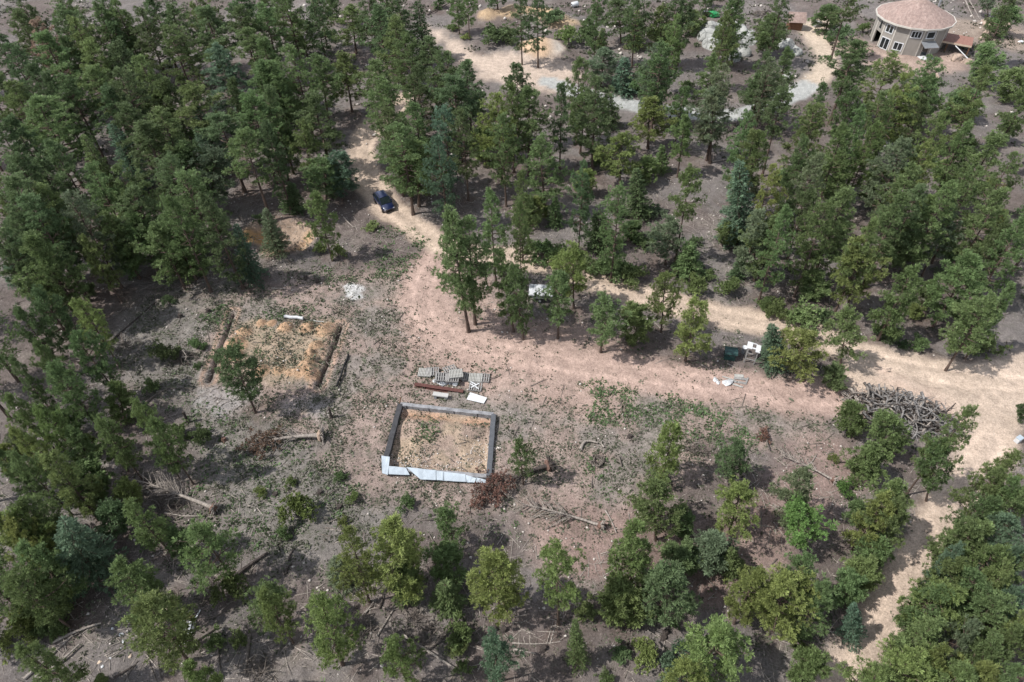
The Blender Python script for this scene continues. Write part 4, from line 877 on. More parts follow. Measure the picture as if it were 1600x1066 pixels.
# ---------------------------------------------------------------- fallen trees, logs, stumps
def fallen(root_px, tip_px, r0, mat, label, needles=None, nbr=26, brl=1.3, plate=True, soil=None):
    A, h, L = px_axis(root_px, tip_px); rt = empty('fallen_tree', A, h, label, 'fallen tree')
    bow = random.uniform(-.15, .15); ax = lambda t: Vector((t * L, bow * math.sin(t * 3.1), r0 + .25 + .12 * math.sin(t * 3)))
    MB().tube([ax(i / 9) for i in range(10)], [r0 * (1 - .8 * i / 9) for i in range(10)], 7).build('trunk', mat, rt, smooth=True)
    mb = MB(); P = []; D = []
    for i in range(nbr):
        t = random.uniform(.3, 1.0); o = ax(t); a = random.uniform(-2.6, 2.6); l = brl * random.uniform(.5, 1.2) * (1.25 - .5 * t)
        d = Vector((.75, math.sin(a) * .9, max(-.15, math.cos(a) * .7))).normalized(); m = o + d * l * .5 + Vector((0, 0, random.uniform(-.1, .1))); e = o + d * l + Vector((random.uniform(-.1, .3), 0, -.25)); e.z = max(e.z, .03); m.z = max(m.z, .05)
        mb.tube([o, m, e], [.035, .022, .008], 4, False)
        for _ in range(2):
            s = m + (e - m) * random.random(); q = s + Vector((random.gauss(0, .3), random.gauss(0, .3), random.gauss(0, .12))) * brl * .7; q.z = max(q.z, .03); mb.tube([s, q], [.014, .006], 3, False); 
            if needles and t > .45:
                for _ in range(4): P.append(q + Vector((random.gauss(0, .16), random.gauss(0, .16), random.gauss(0, .1)))); D.append(Vector((random.gauss(0, 1), random.gauss(0, 1), .5)))
    mb.build('dead_branches', M_DEAD if mat is M_DEAD else M_GBARK, rt)
    if needles:
        V, F, tn = tufts(np.array(P), np.array([d.normalized() for d in D]), 8, .26, .07, .9); V[:, 2] = np.maximum(V[:, 2], .02)
        o = ob('dead_needles', fast_mesh('dead_needles', V, F, M_RUST, tn), rt); o.color = (*needles, 1)
    if plate:
        mb = MB()
        for i in range(22):
            a = i * .5 + random.uniform(-.2, .2); l = r0 * random.uniform(2.2, 5.2); q = Vector((-.25 - random.uniform(0, .25), math.cos(a) * l, r0 + .25 + math.sin(a) * l)); q.z = max(q.z, -.1)
            mb.tube([ax(0), (ax(0) + q) / 2 + Vector((-.12, 0, .05)), q], [r0 * .6, r0 * .35, .02], 5, False)
        rp = mb.build('root_plate', mat if mat is not M_CHAR else M_DARKDEAD, rt)
        import bmesh
        bm = bmesh.new(); bmesh.ops.create_icosphere(bm, subdivisions=2, radius=1)
        for v in bm.verts: k = random.uniform(.75, 1.2); v.co = Vector((v.co.x * .22 * k - .12, v.co.y * r0 * 2.7 * k, max(v.co.z * r0 * 2.6 * k + r0 + .2, -.1)))
        me = bpy.data.meshes.new('root_soil'); bm.to_mesh(me); bm.free(); me.materials.append(soil or M_ROOTSOIL); ob('root_soil', me, rt)
    return rt
M_CHAR = M_DARKDEAD; M_ROOTSOIL = plain('root_soil', (.16, .10, .08), .5, 4, .95, .1, .06); M_PALESOIL = plain('pale_root_soil', (.36, .27, .21), .45, 4, .95, .1, .06)
fallen((334, 796), (226, 756), .17, M_DEAD, 'long pale uprooted trunk with bare branches and dark root plate, lower left', None, 60, 2.0)
fallen((499, 685), (405, 697), .19, M_DEAD, 'uprooted tree with brown dead crown and pale root ball beside grey ash', (.125, .075, .055), 34, 1.5, True, M_PALESOIL)
fallen((853, 731), (752, 778), .18, M_DARKDEAD, 'dark fallen trunk with rust-red needles below the foundation corner', (.15, .075, .062), 44, 1.7)
fallen((934, 823), (812, 790), .11, M_DEAD, 'slender fallen trunk with many bare twigs and tangled roots, on pink soil', None, 46, 1.6)
fallen((1297, 753), (1220, 717), .09, M_DEAD, 'thin bleached fallen tree with root tangle near the yellow-green bush', None, 26, 1.2)
fallen((1200, 706), (1192, 680), .06, M_GBARK, 'small rusty fallen sapling on the slope below the drive', (.17, .10, .07), 8, .5, False)
LOGS = [((153,551),(243,472),.10,'k','long dark log lying diagonally across the grey clearing edge'), ((182,492),(218,466),.07,'g','shorter grey log beside the long dark diagonal log'),
 ((229,631),(267,608),.10,'g','grey log pointing up towards the trenched plot'), ((267,610),(302,610),.06,'g','thin grey log lying level left of the white ash'),
 ((84,1005),(160,975),.10,'d','upper of two pale logs in the bottom left corner'), ((39,1062),(115,994),.10,'d','long pale log crossing the bottom left corner'), ((63,1062),(126,1009),.10,'d','lower pale log running beside the long one, bottom left'),
 ((278,1017),(336,984),.14,'g','thick grey log along the lower edge of the lumber heap'), ((391,994),(384,1060),.12,'g','upright-lying grey log near the bottom edge, left of centre'), ((370,902),(420,866),.15,'k','thick dark log pointing at the bright green plant'),
 ((180,1060),(212,1041),.08,'k','short dark log at the bottom edge below the lumber heap'), ((342,1008),(349,1062),.06,'g','thin grey log left of the upright-lying log, bottom edge'),
 ((452,875),(461,857),.08,'k','short dark log left of the pale-trunked pine pair'), ((446,897),(456,880),.08,'k','second short dark log just below the first'),
 ((629,992),(721,1052),.09,'d','long thin log running down to the bottom edge, centre left'), ((690,998),(748,915),.13,'g','straight grey log rising to the right towards a yellow-green pine'), ((637,1033),(690,1000),.12,'g','mossy grey log continuing below the straight rising log'),
 ((589,995),(618,949),.07,'d','pale leaning-looking pole crossing a thin log'), ((555,968),(619,990),.06,'g','thin dark pole under the crossing pale pole'), ((571,960),(586,940),.05,'d','bleached stick near the foot of the pale-trunked pine'), ((593,952),(598,928),.07,'k','short charred pole near the foot of the pale-trunked pine'),
 ((946,797),(963,832),.06,'d','short straight pole right of the tangled roots'), ((995,797),(1002,815),.06,'d','short pale stick left of the dense green pine'), ((800,1004),(876,1002),.05,'d','long thin white log lying level near the bottom'), ((802,1014),(837,1021),.06,'d','thin white log just below the level white log'),
 ((907,704),(934,694),.12,'d','curved pale log on the pink soil right of the foundation'), ((944,699),(949,687),.07,'d','short log beyond the curved pale log'), ((1100,900),(1148,945),.05,'g','thin grey log lying in tree shade, lower right'),
 ((966,715),(971,730),.10,'g','short dark upturned log right of the round root tangle'), ((1314,862),(1343,886),.04,'g','thin grey stick on the slope left of the sandy road'), ((425,452),(447,453),.07,'d','short white log in the grass right of the dark spruce'),
 ((537,340),(553,356),.08,'d','bleached forked log above the clearing near the car'), ((1302,725),(1334,724),.06,'k','dark thin log left of the pines by the road'), ((1260,730),(1275,712),.05,'d','bleached stick crossing the thin fallen tree'),
 ((1112,254),(1150,247),.10,'d','pale log on the forest floor below the grey road'), ((1165,292),(1186,290),.07,'k','dark log under the trees right of the tall blue spruce'), ((1508,0),(1522,30),.12,'d','bleached log on the slope right of the house'), ((1515,2),(1530,30),.10,'d','second bleached log alongside the first, right of the house'),
 ((668,25),(705,5),.10,'k','dark log on the slope above the sandy pullout'), ((118,612),(150,604),.06,'g','grey log under pines at the left edge'), ((30,680),(55,664),.05,'d','thin pale log under pines at the far left'), ((215,770),(258,798),.05,'g','thin dead pole lying beside the long uprooted trunk'), ((258,802),(312,807),.08,'d','second dead trunk lying below the long uprooted one')]
LM = {'k': M_DARKDEAD, 'g': M_GBARK, 'd': M_DEAD}
for a, b, r, m, lab in LOGS:
    A, h, L = px_axis(a, b); c = random.uniform(-.12, .12) + (.45 if 'curved' in lab else 0); mb = MB()
    mb.tube([(L * i / 6, c * math.sin(i / 6 * 3.14), r * .9 + .03) for i in range(7)], [r * (1.1 - .55 * i / 6) for i in range(7)], 7)
    for _ in range(int(L * 1.5)):
        t = random.random(); s = Vector((L * t, c * math.sin(t * 3.14), r)); q = s + Vector((random.uniform(0, .5), random.gauss(0, .45), random.uniform(0, .3))); mb.tube([s, q], [.025, .008], 3, False)
    tag(mb.build('fallen_log', LM[m], None, A, h), lab, 'log', 'logs lying on the ground')
STUMPS = [(478,436,'dark stump on the grass left of the white ash patch'), (496,441,'second dark stump right beside the first on the grass'), (265,470,'low dark stump in the grass at the left clearing edge'), (325,486,'dark stump at the back of the green mat by the trench'), (281,494,'small stump left of the green mat by the trench'),
 (294,660,'tall grey stump post below the pale ash'), (518,653,'slim upright stump post above the root ball'), (430,772,'dark stump among the low green plants below the uprooted tree'), (350,688,'reddish rotten stump left of the uprooted brown tree'), (530,792,'dark burnt stump hole right of the bright green plant'), (500,770,'dark stump right of the small yellow-green bush'), (1040,988,'small dark stump on bare ground, bottom centre right'), (1037,996,'smaller dark stump just below its neighbour'), (984,682,'black stump left of the lone tall pine on pink soil'), (1068,1015,'small dark stump left of the bottom yellow-green pine'), (771,982,'charred chunk of wood below the yellow-green pine'), (787,983,'second charred chunk right of the first'), (849,1013,'small dark stump right of the white logs')]
for px, py, lab in STUMPS:
    p = P3(px, py); hgt = .55 if 'post' in lab else random.uniform(.2, .4); mb = MB(); tall = 1.3 if 'post' in lab else hgt
    mb.tube([(0, 0, -.1), (0, 0, .1), (.03, .02, tall)], [.27 if tall < 1 else .14, .19 if tall < 1 else .12, .16 if tall < 1 else .1], 9)
    for i in range(5): a = i * 1.26; mb.tube([(0, 0, .1), (math.cos(a) * .4, math.sin(a) * .4, -.02)], [.07, .02], 4, False)
    tag(mb.build('tree_stump', M_DARKDEAD if 'reddish' not in lab else M_ROOTSOIL, None, p), lab, 'stump', 'stumps in the clearing')
# round root tangle and loose roots near it
p = P3(933, 721); mb = MB()
for i in range(26):
    a = random.uniform(0, 6.28); b = a + random.uniform(.8, 2.4); r = random.uniform(.1, .55); mb.tube([(math.cos(a) * r, math.sin(a) * r, .05), (math.cos((a + b) / 2) * r * 1.05, math.sin((a + b) / 2) * r * random.uniform(.5, 1.5), random.uniform(.1, .4)), (math.cos(b) * r, math.sin(b) * r, .05)], [.06, .05, .02], 5, False)
tag(mb.build('root_tangle', M_GBARK, None, p), 'round tangle of grey roots on the grass right of the foundation', 'root tangle')

# ---------------------------------------------------------------- brush piles
def brush_pile(name, px, py, rx, ry, hgt, n, label, cat, mat, thick=(.04, .11), lmin=1.0, heading=None):
    p = P3(px, py); root = empty(name, p, R_(-22) if heading is None else heading, label, cat); ms = []
    for i in range(14):
        L = random.uniform(lmin, lmin * 2.3); k = random.uniform(-.35, .35); k2 = random.uniform(-.25, .25); th = random.uniform(*thick); mb = MB()
        mb.tube([(L * (t - .5), k * math.sin(t * 4.2), k2 * math.sin(t * 5)) for t in (0, .2, .4, .6, .8, 1)], [th * (1.2 - .85 * t) for t in (0, .2, .4, .6, .8, 1)], 5)
        for _ in range(3):
            t = random.random(); s = Vector((L * (t - .5), k * math.sin(t * 4.2), k2 * math.sin(t * 5))); mb.tube([s, s + Vector((random.uniform(-.2, .5), random.gauss(0, .3), random.gauss(0, .25)))], [th * .5, th * .15], 4, False)
        ms.append(mb.mesh('branch', mat, True))
    for i in range(n):
        a = random.uniform(0, 6.28); r = random.random() ** .5; x, y = rx * r * math.cos(a), ry * r * math.sin(a); top = hgt * max(0, 1 - r ** 1.8) * (.75 + .5 * random.random())
        o = ob('branch', random.choice(ms), root, (x, y, top * random.random() ** .45 + .05)); o.rotation_euler = (random.uniform(-3.1, 3.1), random.gauss(0, .38), random.gauss(0, 1.0)); s_ = random.uniform(.55, 1.35); o.scale = (s_, s_ * random.uniform(.8, 1.3), s_ * random.uniform(.8, 1.3))
        if random.random() < .3: o.material_slots[0].link = 'OBJECT'; o.material_slots[0].material = random.choice([M_DEAD, M_GBARK, M_DARKDEAD])
    return root
brush_pile('brush_pile', 1418, 652, 3.9, 2.0, 1.7, 290, 'big heap of twisted grey branches and roots at the sandy junction', 'brush pile', M_DEADGREY, (.035, .105))
brush_pile('brush_pile', 1352, 632, 1.8, 1.2, .8, 50, 'smaller spill of grey branches at the left end of the big heap', 'brush pile', M_DEAD)
brush_pile('slash_heap', 262, 792, 1.7, 1.0, .5, 60, 'tangle of bare grey twigs under the long uprooted trunk', 'slash heap', M_GBARK, (.015, .035), .8)
brush_pile('slash_heap', 650, 985, 1.6, 1.2, .5, 60, 'dark twig tangle around the crossing logs, bottom centre', 'slash heap', M_GBARK, (.015, .035), .8)
brush_pile('slash_heap', 560, 985, 1.3, 1.0, .5, 45, 'dark twig tangle right of the yellow-green pine, bottom', 'slash heap', M_GBARK, (.015, .035), .8)
brush_pile('slash_heap', 405, 1045, 1.4, .9, .4, 45, 'bare twig tangle at the bottom edge right of upright log', 'slash heap', M_GBARK, (.015, .035), .8)
brush_pile('slash_heap', 322, 925, 1.0, .7, .4, 40, 'small twig tangle above the pale lumber heap', 'slash heap', M_GBARK, (.015, .03), .7)
brush_pile('slash_heap', 200, 540, 1.3, 1.0, .5, 36, 'grey twig tangle at the lower end of the long dark log', 'slash heap', M_GBARK, (.015, .035), .8)
brush_pile('slash_heap', 1195, 25, 2.4, 1.6, .9, 50, 'dark heap of bare branches behind the rock outcrop', 'slash heap', M_GBARK, (.03, .06), 1.3)
brush_pile('slash_heap', 1530, 985, 1.1, .9, .9, 60, 'pale dead bush among green pines beyond the sandy road', 'dead bush', M_DEAD, (.015, .03), .8)
brush_pile('slash_heap', 1090, 705, .9, .7, .6, 40, 'grey bare bush right of the lone tall pine', 'dead bush', M_GBARK, (.012, .028), .6)
brush_pile('slash_heap', 290, 560, 1.2, .8, .5, 50, 'low heap of grey stones and twigs left of the trench', 'slash heap', M_GBARK, (.02, .05), .5)

# ---------------------------------------------------------------- lumber heap, lower left
p0 = [((277, 984), (282, 968)), ((282, 986), (286, 968)), ((287, 991), (288, 971)), ((291, 992), (295, 972)), ((296, 993), (299, 972)), ((300, 992), (306, 974)), ((306, 968), (314, 954)), ((292, 964), (298, 955)), ((293, 968), (304, 964)), ((281, 1012), (297, 1001))]
ld = ['leftmost white board of the lumber heap', 'second board from the left in the lumber heap', 'narrow white board in the middle of the lumber heap', 'grey board right of the middle of the lumber heap', 'fourth long board from the right side of the lumber heap', 'rightmost leaning board of the lumber heap', 'white stick standing off the upper right of the lumber heap', 'grey stick above the lumber heap', 'brown board lying across the top of the lumber heap', 'broad white board against the thick grey log']
for i, ((a, b), lab) in enumerate(zip(p0, ld)):
    A, h, L = px_axis(a, b); m = [M_WHITE, M_GREYWOOD2, M_WHITE, M_GREYWOOD2, M_WHITE, M_GREYWOOD2, M_WHITE, M_GREYWOOD, M_BROWN, M_WHITE][i]
    tag(MB().box((L / 2, 0, .12 + .03 * (i % 3)), (L, [.2, .16, .14, .18, .16, .14, .08, .07, .12, .35][i], .05)).build('lumber_board', m, None, A, h), lab, 'board', 'boards of the pale lumber heap')
V = [Vector((*G(a, b, .1), .1)) for a, b in ((259, 937), (269, 938.5), (265, 957), (250, 956))]
tag(MB().add(V + [v - Vector((0, 0, .06)) for v in V], [(3, 2, 1, 0), (4, 5, 6, 7), (0, 1, 5, 4), (1, 2, 6, 5), (2, 3, 7, 6), (3, 0, 4, 7)]).build('tan_board', M_TAN), 'flat tan board lying above the pale lumber heap', 'board')
for px, py, s, m, lab in ((176, 983, .14, M_WHITE, 'white scrap at the top of the scattered rubbish'), (190, 992, .2, M_WHITEPL, 'largest white scrap of the scattered rubbish'), (193, 1003, .18, M_WHITEPL, 'white scrap below the largest rubbish piece'), (189, 1014, .14, M_WHITE, 'small white scrap in the middle of the rubbish'), (203, 1025, .2, M_TAN, 'tan lump among the scattered rubbish'), (155, 1035, .18, M_TAN, 'tan scrap at the left of the rubbish'), (160, 1042, .16, M_WHITE, 'pale scrap at the bottom of the rubbish'), (173, 1029, .14, M_WHITE, 'tiny pale scrap between the tan lumps')):
    tag(lump('rubbish_scrap', s * .62, .4, m, P3(px, py)), lab, 'scrap', 'rubbish scattered left of the lumber heap')

# ---------------------------------------------------------------- rocks
ROCKS = [(1112,50,2.2,'g','pale granite slab at the upper left of the outcrop'), (1108,62,2.0,'g','smooth grey boulder on the left face of the outcrop'), (1112,74,1.7,'g','rounded boulder at the lower left of the outcrop'), (1150,46,1.6,'g','low boulder at the top of the outcrop'), (1156,58,2.0,'g','dark fissured boulder in the middle of the outcrop'), (1166,66,1.9,'g','fissured boulder at the right of the outcrop'), (1152,70,1.7,'g','dark boulder below the middle of the outcrop'), (1160,82,1.5,'g','boulder at the bottom of the outcrop'), (1170,54,1.2,'g','small boulder on the upper right of the outcrop'), (1148,92,1.4,'g','grey boulder below the outcrop among pines'),
 (1228,74,1.7,'g','grey boulder below the small hut'), (1240,84,1.4,'g','grey boulder by the driveway bend'), (1229,122,1.0,'g','dark flat boulder on the verge above the grey road'), (1276,40,1.0,'g','pale boulder above the driveway, right of the hut'),
 (1545,38,1.5,'t','tan boulder on the slope right of the deck'), (1548,52,1.4,'t','flat tan boulder just below the first right of deck'), (1570,42,1.2,'t','tan boulder farthest right on the slope'), (1537,62,1.0,'t','low tan boulder nearest the deck'), (1495,93,1.0,'t','pale boulder between the pines below the house'), (1510,98,.9,'t','pale boulder right of its twin below the house'), (1460,120,.8,'t','pale rock under pines below the house'),
 (1190,600,.2,'t','small pale rock at the edge of the pink drive'), (1380,205,.7,'g','grey rock among pines below the house'), (1455,250,.8,'g','flat grey rock in a forest gap, right'), (1440,258,.6,'g','smaller grey rock beside the flat one, right'),(1385,228,.8,'g','grey rock in shade below the house')]
import bmesh
RM = []
for q in range(5):
    bm = bmesh.new(); bmesh.ops.create_icosphere(bm, subdivisions=3, radius=1); pl = [(Vector(rnd_unit(1)[0]), random.uniform(.55, .85)) for _ in range(9)]
    for v in bm.verts:
        for nn, dd in pl:
            e = v.co.dot(nn) - dd
            if e > 0: v.co -= nn * e
        v.co *= 1 + .22 * (float(fbm(v.co.x * 2 + q * 9, v.co.y * 2 + v.co.z * 1.7, 7, 4)) - .5)
    me = bpy.data.meshes.new('boulder'); bm.to_mesh(me); bm.free(); me.materials.append(M_ROCK); RM.append(me)
for i, (px, py, s, m, lab) in enumerate(ROCKS):
    p = P3(px, py); o = ob('boulder', RM[i % 5], None, p + Vector((0, 0, s * .12)), random.uniform(0, 6.28)); o.scale = (s * 1.05, s * .85, s * random.uniform(.62, .85))
    if m == 't': o.material_slots[0].link = 'OBJECT'; o.material_slots[0].material = M_TANROCK
    tag(o, lab, 'boulder', 'boulders of the grey outcrop' if i < 10 else 'loose boulders')

# ---------------------------------------------------------------- green tarp, white box, white stone
p = P3(1113, 25); o = lump('green_tarp', 1.1, .55, M_GREENTARP, p); tag(o, 'bright green tarp heap behind the rock outcrop', 'tarp')
p = P3(1101, 27); r = empty('black_crate', p, .1, 'dark crate with pale top beside the green tarp', 'crate'); MB().box((0, 0, .5), (.8, .8, 1.0)).build('body', M_BLACK, r); MB().box((0, 0, 1.03), (.7, .7, .06)).build('lid', M_STEEL, r)
p = P3(898, 12); r = empty('white_tank', p, .5, 'small white tank half hidden by trees above the dirt pile', 'tank'); MB().tube([(-.7, 0, .5), (-.55, 0, .5), (.55, 0, .5), (.7, 0, .5)], [.2, .42, .42, .2], 12).build('shell', M_WHITE, r, smooth=True)
for x in (-.4, .4): MB().box((x, 0, .1), (.1, .6, .3)).build('leg', M_STEEL, r)
p = P3(1587, 692); r = empty('white_box', p, .5, 'small white box at the right edge beside the sandy road', 'box'); MB().box((0, 0, .25), (.5, .35, .45)).build('body', M_WHITE, r); MB().box((0, 0, .5), (.54, .39, .05)).build('lid', M_BLUEBOARD, r)
tag(lump('white_rock', .45, .5, M_WHITE, P3(1596, 67)), 'white rock at the right edge above the pines', 'rock')
# ---------------------------------------------------------------- ground cover
# brown needle litter under every pine and spruce
LX, LY = GX[NEAR], GY[NEAR]; lit = np.zeros(len(LX))
for t in TREES:
    if t['k'] in 'BT': continue
    s_ = np.abs(LX - t['x']) < t['W']; s_ &= np.abs(LY - t['y']) < t['W']
    d_ = np.hypot(LX[s_] - t['x'], LY[s_] - t['y']) / (t['W'] * .55); lit[s_] = np.maximum(lit[s_], np.exp(-d_ ** 2 * 1.3))
lit *= sstep(.35, .6, fbm(LX / .9, LY / .9, 610, 4)) * .6 * (ZV[NEAR] > .12)
ZN = ZC[NEAR] * (1 - lit[:, None]) + np.array([.125, .088, .072]) * lit[:, None]; ZC[NEAR] = ZN
ca = gm.attributes['soil']; ca.data.foreach_set('color', np.concatenate([ZC, np.ones((len(ZC), 1))], 1).astype(np.float32).ravel())
def scatter(n, dens, x0, x1, y0, y1):
    x = rng.uniform(x0, x1, n); y = rng.uniform(y0, y1, n); k = rng.random(n) < dens(x, y); return x[k], y[k]
def clump_mesh(name, x, y, size, mat, nb=6, up=.6, wd=.45):
    n = len(x); z = hz(x, y); P = np.repeat(np.stack([x, y, z], 1), nb, 0); s = np.repeat(size, nb); m = len(P)
    a = rng.uniform(0, 6.283, m); rr = np.sqrt(rng.random(m)) * s * .75
    P[:, 0] += np.cos(a) * rr; P[:, 1] += np.sin(a) * rr
    d = np.stack([np.cos(a) * .7, np.sin(a) * .7, rng.uniform(.3, 1.0, m) * up], 1); d /= np.linalg.norm(d, axis=1, keepdims=True)
    sd_ = np.cross(d, rnd_unit(m)); sd_ /= np.linalg.norm(sd_, axis=1, keepdims=True) + 1e-9
    L = (s * rng.uniform(.5, 1.0, m))[:, None]; Wd = L * wd
    V = np.stack([P, P + d * L * .6 + sd_ * Wd, P + d * L, P + d * L * .6 - sd_ * Wd], 1).reshape(-1, 3)
    i = np.arange(m)[:, None] * 4; F = np.concatenate([i + np.array([[0, 1, 2]]), i + np.array([[0, 2, 3]])], 1).reshape(-1, 3)
    tone = np.repeat(np.clip(np.repeat(rng.normal(.45, .22, n), nb) + rng.normal(0, .08, m), 0, 1), 2)
    return fast_mesh(name, V, F, mat, tone)
def zone_v(x, y): return zone_color(x, y)[1]
def cover(name, n, dens, box, smin, smax, color, nb=6, up=.6, wd=.45):
    x, y = scatter(n, dens, *box); o = ob(name, clump_mesh(name, x, y, smin + (smax - smin) * rng.random(len(x)) ** 2.2, M_LEAF, nb, up, wd)); o.color = (*color, 1); return tag(o, None, None, kind='stuff')
vz = lambda x, y: zone_v(x, y) * (.25 + .9 * sstep(.42, .62, fbm(x / 2.3, y / 2.3, 300, 4)))
cover('low_scrub', 90000, lambda x, y: vz(x, y) * .9, (-36, 32, 16, 60), .06, .26, (.112, .124, .084))
cover('dry_tufts', 30000, lambda x, y: vz(x, y) * .6 + .1 * (zone_v(x, y) > .15), (-45, 42, 15, 75), .08, .2, (.17, .155, .115), 5, .8, .3)
cover('far_scrub', 20000, lambda x, y: .9 * sstep(.48, .62, fbm(x / 6, y / 6, 315, 4)) * (zone_v(x, y) > .12), (-110, 115, 75, 165), .25, .7, (.095, .105, .07), 6)
cover('forest_undergrowth', 22000, lambda x, y: .5 * sstep(.5, .66, fbm(x / 5, y / 5, 310, 4)) * (zone_v(x, y) > .15), (-100, 100, 16, 150), .15, .4, (.075, .09, .05), 5)
GREENS = [(W(905,600, 945,595, 1000,612, 1110,628, 1200,652, 1200,712, 1100,692, 1060,668, 1000,662, 960,672, 925,662), .75), (W(200,560, 330,640, 470,680, 560,760, 520,850, 380,850, 300,800, 320,700), .22), (W(313,492, 340,486, 362,484, 350,505, 336,526, 322,520), .9), (W(650,668, 686,667, 688,682, 672,690, 655,688), 1.0), (W(652,668, 682,668, 684,680, 668,686), 1.0), (W(915,600, 945,595, 955,625, 930,650, 915,630), .6), (W(990,645, 1040,625, 1100,630, 1110,650, 1060,660, 980,665), .6), (W(1130,660, 1195,665, 1190,700, 1150,700), .6),
 (W(470,430, 510,415, 560,425, 600,380, 650,360, 675,385, 640,430, 560,445, 490,440), .5), (W(230,500, 262,494, 268,508, 240,512), .5), (W(165,532, 215,530, 210,540, 170,540), .5), (W(360,725, 400,700, 460,700, 480,760, 440,800, 380,780), .35), (W(590,340, 650,352, 675,380, 640,400, 590,370), .35),
 (W(905,720, 950,715, 970,760, 940,790, 915,770), .35), (W(1280,470, 1290,495, 1180,500, 1170,475), .25), (W(760,80, 840,82, 890,100, 860,108, 790,92), .3), (W(650,315, 690,325, 700,345, 660,340), .5), (W(760,800, 830,800, 830,850, 770,840), .3), (W(400,480, 510,485, 505,500, 410,500), .3), (W(395,520, 440,515, 440,535, 400,540), .3)]
def green_d(x, y):
    r = np.zeros_like(x)
    for P, k in GREENS: r = np.maximum(r, k * sstep(-.6, .8, d_poly(x, y, P) + edge_noise(x, y, 1.0, 400)))
    return r
bx0 = (-30, 26, 20, 62)
cover('green_ground_plants', 90000, lambda x, y: green_d(x, y) * sstep(.35, .55, fbm(x / 1.1, y / 1.1, 320, 3)), bx0, .10, .30, (.100, .148, .066), 6, .6, .45)
# twigs, chips and stones
def litter(name, n, dens, box, mat, l0, l1, r0, r1):
    x, y = scatter(n, dens, *box); m = len(x); z = hz(x, y); a = rng.uniform(0, 6.283, m); L = rng.uniform(l0, l1, m) * rng.random(m) ** .5 / 2; r = rng.uniform(r0, r1, m)
    d = np.stack([np.cos(a) * L, np.sin(a) * L, rng.normal(0, .06, m) * L], 1); c = np.stack([x, y, z + r], 1); s = np.stack([-np.sin(a) * r, np.cos(a) * r, np.zeros(m)], 1); u = np.stack([np.zeros(m), np.zeros(m), r], 1)
    V = np.stack([c - d - s, c - d + s, c - d + u, c + d - s * .6, c + d + s * .6, c + d + u * .6], 1).reshape(-1, 3); i = np.arange(m)[:, None] * 6
    F = np.concatenate([i + np.array([f]) for f in ((0, 3, 5), (0, 5, 2), (1, 2, 5), (1, 5, 4), (0, 2, 1), (3, 4, 5))], 1).reshape(-1, 3)
    return tag(ob(name, fast_mesh(name, V, F, mat)), None, None, kind='stuff')
notroad = lambda x, y: (zone_v(x, y) > .14) * .9
litter('twig_litter', 16000, lambda x, y: notroad(x, y) * (.12 + .88 * sstep(.45, .62, fbm(x / 4, y / 4, 330, 4))) * (d_poly(x, y, P_CLEAR) < 0), (-40, 40, 14, 70), M_DEAD, .3, 2.2, .012, .035)
litter('dark_twig_litter', 10000, lambda x, y: notroad(x, y) * sstep(.45, .6, fbm(x / 3, y / 3, 340, 4)), (-60, 60, 14, 100), M_GBARK, .3, 2.4, .015, .05)
def stones(name, n, dens, box, mat, s0, s1):
    x, y = scatter(n, dens, *box); m = len(x); z = hz(x, y); s = s0 + (s1 - s0) * rng.random(m) ** 4
    o = np.array([[1, 0, 0], [0, 1, 0], [-1, 0, 0], [0, -1, 0], [0, 0, .8], [0, 0, -.6]], float)[None] * s[:, None, None] * rng.uniform(.6, 1.3, (m, 6, 1)); a = rng.uniform(0, 6.283, m); c, q = np.cos(a)[:, None], np.sin(a)[:, None]
    V = np.stack([o[..., 0] * c - o[..., 1] * q, o[..., 0] * q + o[..., 1] * c, o[..., 2]], -1) + np.stack([x, y, z + s * .2], 1)[:, None]
    F = (np.arange(m)[:, None, None] * 6 + np.array([[0, 1, 4], [1, 2, 4], [2, 3, 4], [3, 0, 4], [1, 0, 5], [2, 1, 5], [3, 2, 5], [0, 3, 5]])[None]).reshape(-1, 3)
    return tag(ob(name, fast_mesh(name, V.reshape(-1, 3), F, mat)), None, None, kind='stuff')
M_STONE = plain('loose_stone', (.50, .455, .415), .3, .7, .95, .15)
stones('loose_stones', 16000, lambda x, y: notroad(x, y) * (.1 + .9 * sstep(.5, .68, fbm(x / 3, y / 3, 350, 4))), (-45, 45, 15, 75), M_STONE, .025, .16)
rub = W(600,740, 760,757, 800,700, 780,640, 700,690, 690,735, 640,722, 605,700, 560,760, 640,790, 730,775)
stones('rubble_stones', 11000, lambda x, y: .9 * sstep(-.6, 1.2, d_poly(x, y, W(598,742, 690,752, 770,752, 770,700, 740,690, 690,710, 620,712)) + edge_noise(x, y, 1.2, 370)) * sstep(.35, .55, fbm(x / .9, y / .9, 371, 3)), (-12, 2, 27, 40), M_STONE, .03, .12)
stones('far_stones', 9000, lambda x, y: .7 * sstep(.52, .66, fbm(x / 6, y / 6, 360, 4)), (-90, 100, 70, 150), M_STONE, .06, .45)
